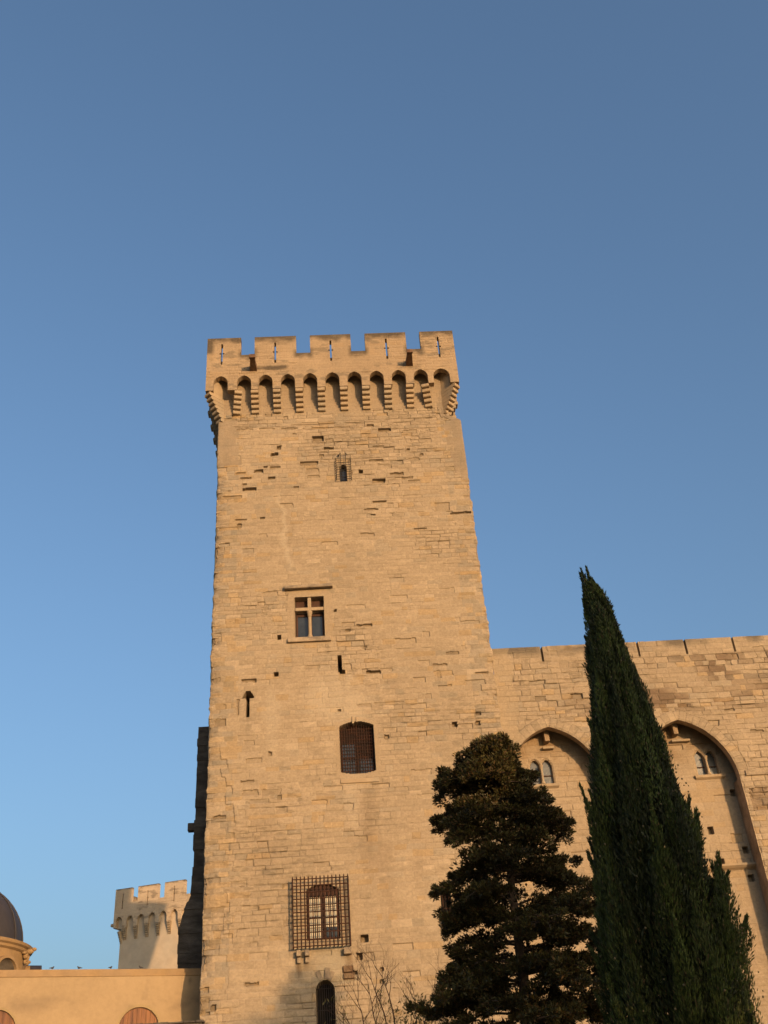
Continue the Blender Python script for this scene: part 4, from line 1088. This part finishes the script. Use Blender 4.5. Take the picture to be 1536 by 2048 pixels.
# --- the leafless shrub
def bare_shrub():
    rng = random.Random(21); nr = np.random.default_rng(21)
    bx, by = .15, -22.0
    root = thing('bare_shrub', 'leafless twiggy shrub with a few dry leaves, at the foot of the tower', 'shrub', (bx, by, 0))
    segs, tips = [], []
    def grow(p, d, ln, r, dep):
        n = 4; q = p
        for i in range(n):
            d = (d+Vector((rng.gauss(0, .10), rng.gauss(0, .10), rng.gauss(.03, .05)))).normalized()
            w = q+d*ln/n; segs.append((q, w, r*(1-.6*i/n), r*(1-.6*(i+1)/n))); q = w
            if dep < 3 and i >= 1 and rng.random() < .85:
                s = 1 if rng.random() < .5 else -1
                a = (d+Vector((s*rng.uniform(.35, .8), rng.uniform(-.5, .5), rng.uniform(.0, .35)))).normalized()
                grow(w, a, ln*rng.uniform(.45, .7), r*.55, dep+1)
        tips.append((q, d))
        if dep < 3: grow(q, (d+Vector((rng.gauss(0, .25), rng.gauss(0, .2), .1))).normalized(), ln*.5, r*.42, dep+1)
    for (x0, x1, z1, l) in ((.25, -.15, 5.25, .9), (.2, -.75, 4.95, .8), (.35, 1.02, 5.1, .85), (.2, -.45, 5.0, .8), (.3, .45, 4.7, .6), (.1, -1.15, 4.75, .7), (.3, .1, 5.35, .8), (.0, -.3, 4.6, .7), (.35, .75, 4.8, .8), (.2, -.95, 4.5, .7), (.4, 1.25, 4.6, .7)):
        a, b = Vector((x0, by+rng.uniform(-.2, .2), 2.6)), Vector((x1*.62+.1, by+rng.uniform(-.3, .3), z1-.55))
        segs.append((Vector((bx+rng.uniform(-.1, .1), by, 0)), a, .035, .027)); segs.append((a, b, .026, .017))
        grow(b, (b-a).normalized(), l, .0145, 0)
    add('branches', tubes(segs, 4), M_TWIG, root).name = 'branch'
    n = 2600
    C = np.stack([nr.normal(.66, .42, n), by+nr.normal(0, .35, n), nr.normal(4.35, .42, n)], 1)
    ex = np.array([tuple(t[0]) for t in tips if t[0].z < 5.5]); ex = ex[nr.integers(0, len(ex), 160)]+nr.normal(size=(160, 3))*.03
    C = np.concatenate([C[C[:, 2] < 5.15], ex]); n = len(C)
    A = nr.normal(size=(n, 3))*.5+np.array([0, 0, .6]); b = nr.uniform(.6, 1.5, n)
    col = np.stack([.16*b, .125*b, .04*b], 1)
    add('leaves', leaf_mesh('leaf', C, A, nr.uniform(.05, .11, n), nr.uniform(.018, .03, n), col, nr), M_LEAF, root).name = 'leaf'
bare_shrub()

# --- trees of the garden standing behind the camera: they shade the foreground and throw the patch low on the tower
def shade_tree(x, y, hgt, rad, label, seed):
    rng = np.random.default_rng(seed)
    root = thing('garden_tree', label, 'tree', (x, y, 0))
    n = 9000; nb = 26
    cc = rng.normal(size=(nb, 3)); cc /= np.linalg.norm(cc, axis=1, keepdims=True); cc *= rng.uniform(.35, .8, nb)[:, None]
    k = rng.integers(0, nb, n); off = rng.normal(size=(n, 3)); off /= np.linalg.norm(off, axis=1, keepdims=True); off *= (.36*rng.random(n)**.35)[:, None]
    p = (cc[k]+off)*np.array([rad, rad, hgt*.30])+np.array([x, y, hgt*.70])
    b = rng.uniform(.6, 1.3, n)[:, None]
    add('crown', leaf_mesh('crown', p, rng.normal(size=(n, 3))+np.array([0, 0, .3]), rng.uniform(.3, .55, n), rng.uniform(.18, .3, n), b*np.array([.045, .06, .02]), rng), M_LEAF, root)
    sg = [((x, y, 0), (x, y, hgt*.6), .3, .18)]
    for i in range(nb): sg.append(((x, y, hgt*.45), tuple(cc[i]*np.array([rad, rad, hgt*.28])+np.array([x, y, hgt*.7])), .09, .03))
    add('trunk', tubes(sg, 6), M_BARK, root)
shade_tree(23.7, -50, 16.4, 3.5, 'tallest leafy tree of the garden, behind the camera', 41)
shade_tree(17.6, -50, 13.6, 3.3, 'broad leafy garden tree in the middle of the row behind the camera', 42)
shade_tree(12.7, -50, 13.4, 3.0, 'leafy garden tree at the near end of the row behind the camera', 43)

# ================================================================== BIRDS ON THE LEDGE
bm = bmesh.new()
blob(bm, (0, 0, .10), (.11, .055, .06)); blob(bm, (.095, 0, .175), (.04, .036, .04), 2)
bar(bm, (.03, 0, .12), (.09, 0, .17), .045, 8, .03); bar(bm, (.13, 0, .172), (.165, 0, .165), .012, 5, .002)
bar(bm, (-.08, 0, .10), (-.21, 0, .075), .035, 6, .018)
for s in (-.02, .02): bar(bm, (0, s, .06), (.01, s, .0), .006, 4); bar(bm, (.01, s, .004), (.035, s, .004), .005, 4)
bird = None
BL = ('small dark bird on the ochre building\'s ledge, nearest the dome', 'small dark bird on the ledge, second from the dome',
      'small dark bird on the ledge just left of the distant tower', 'small dark bird on the ledge below the distant tower')
for (s, l, a) in ((-5.12, BL[0], 20), (-4.05, BL[1], 160), (-2.78, BL[2], 40), (-1.55, BL[3], 200)):
    M_ = MC @ T(s, .0, 10.47, R(a)) @ Matrix.Scale(.62, 4)
    if bird is None: bird = add('perched_bird', bm, M_BIRD, None, M_); o = bird
    else: o = again(bird, None, M_)
    tag(o, l, 'bird', 'birds perched on the ledge')
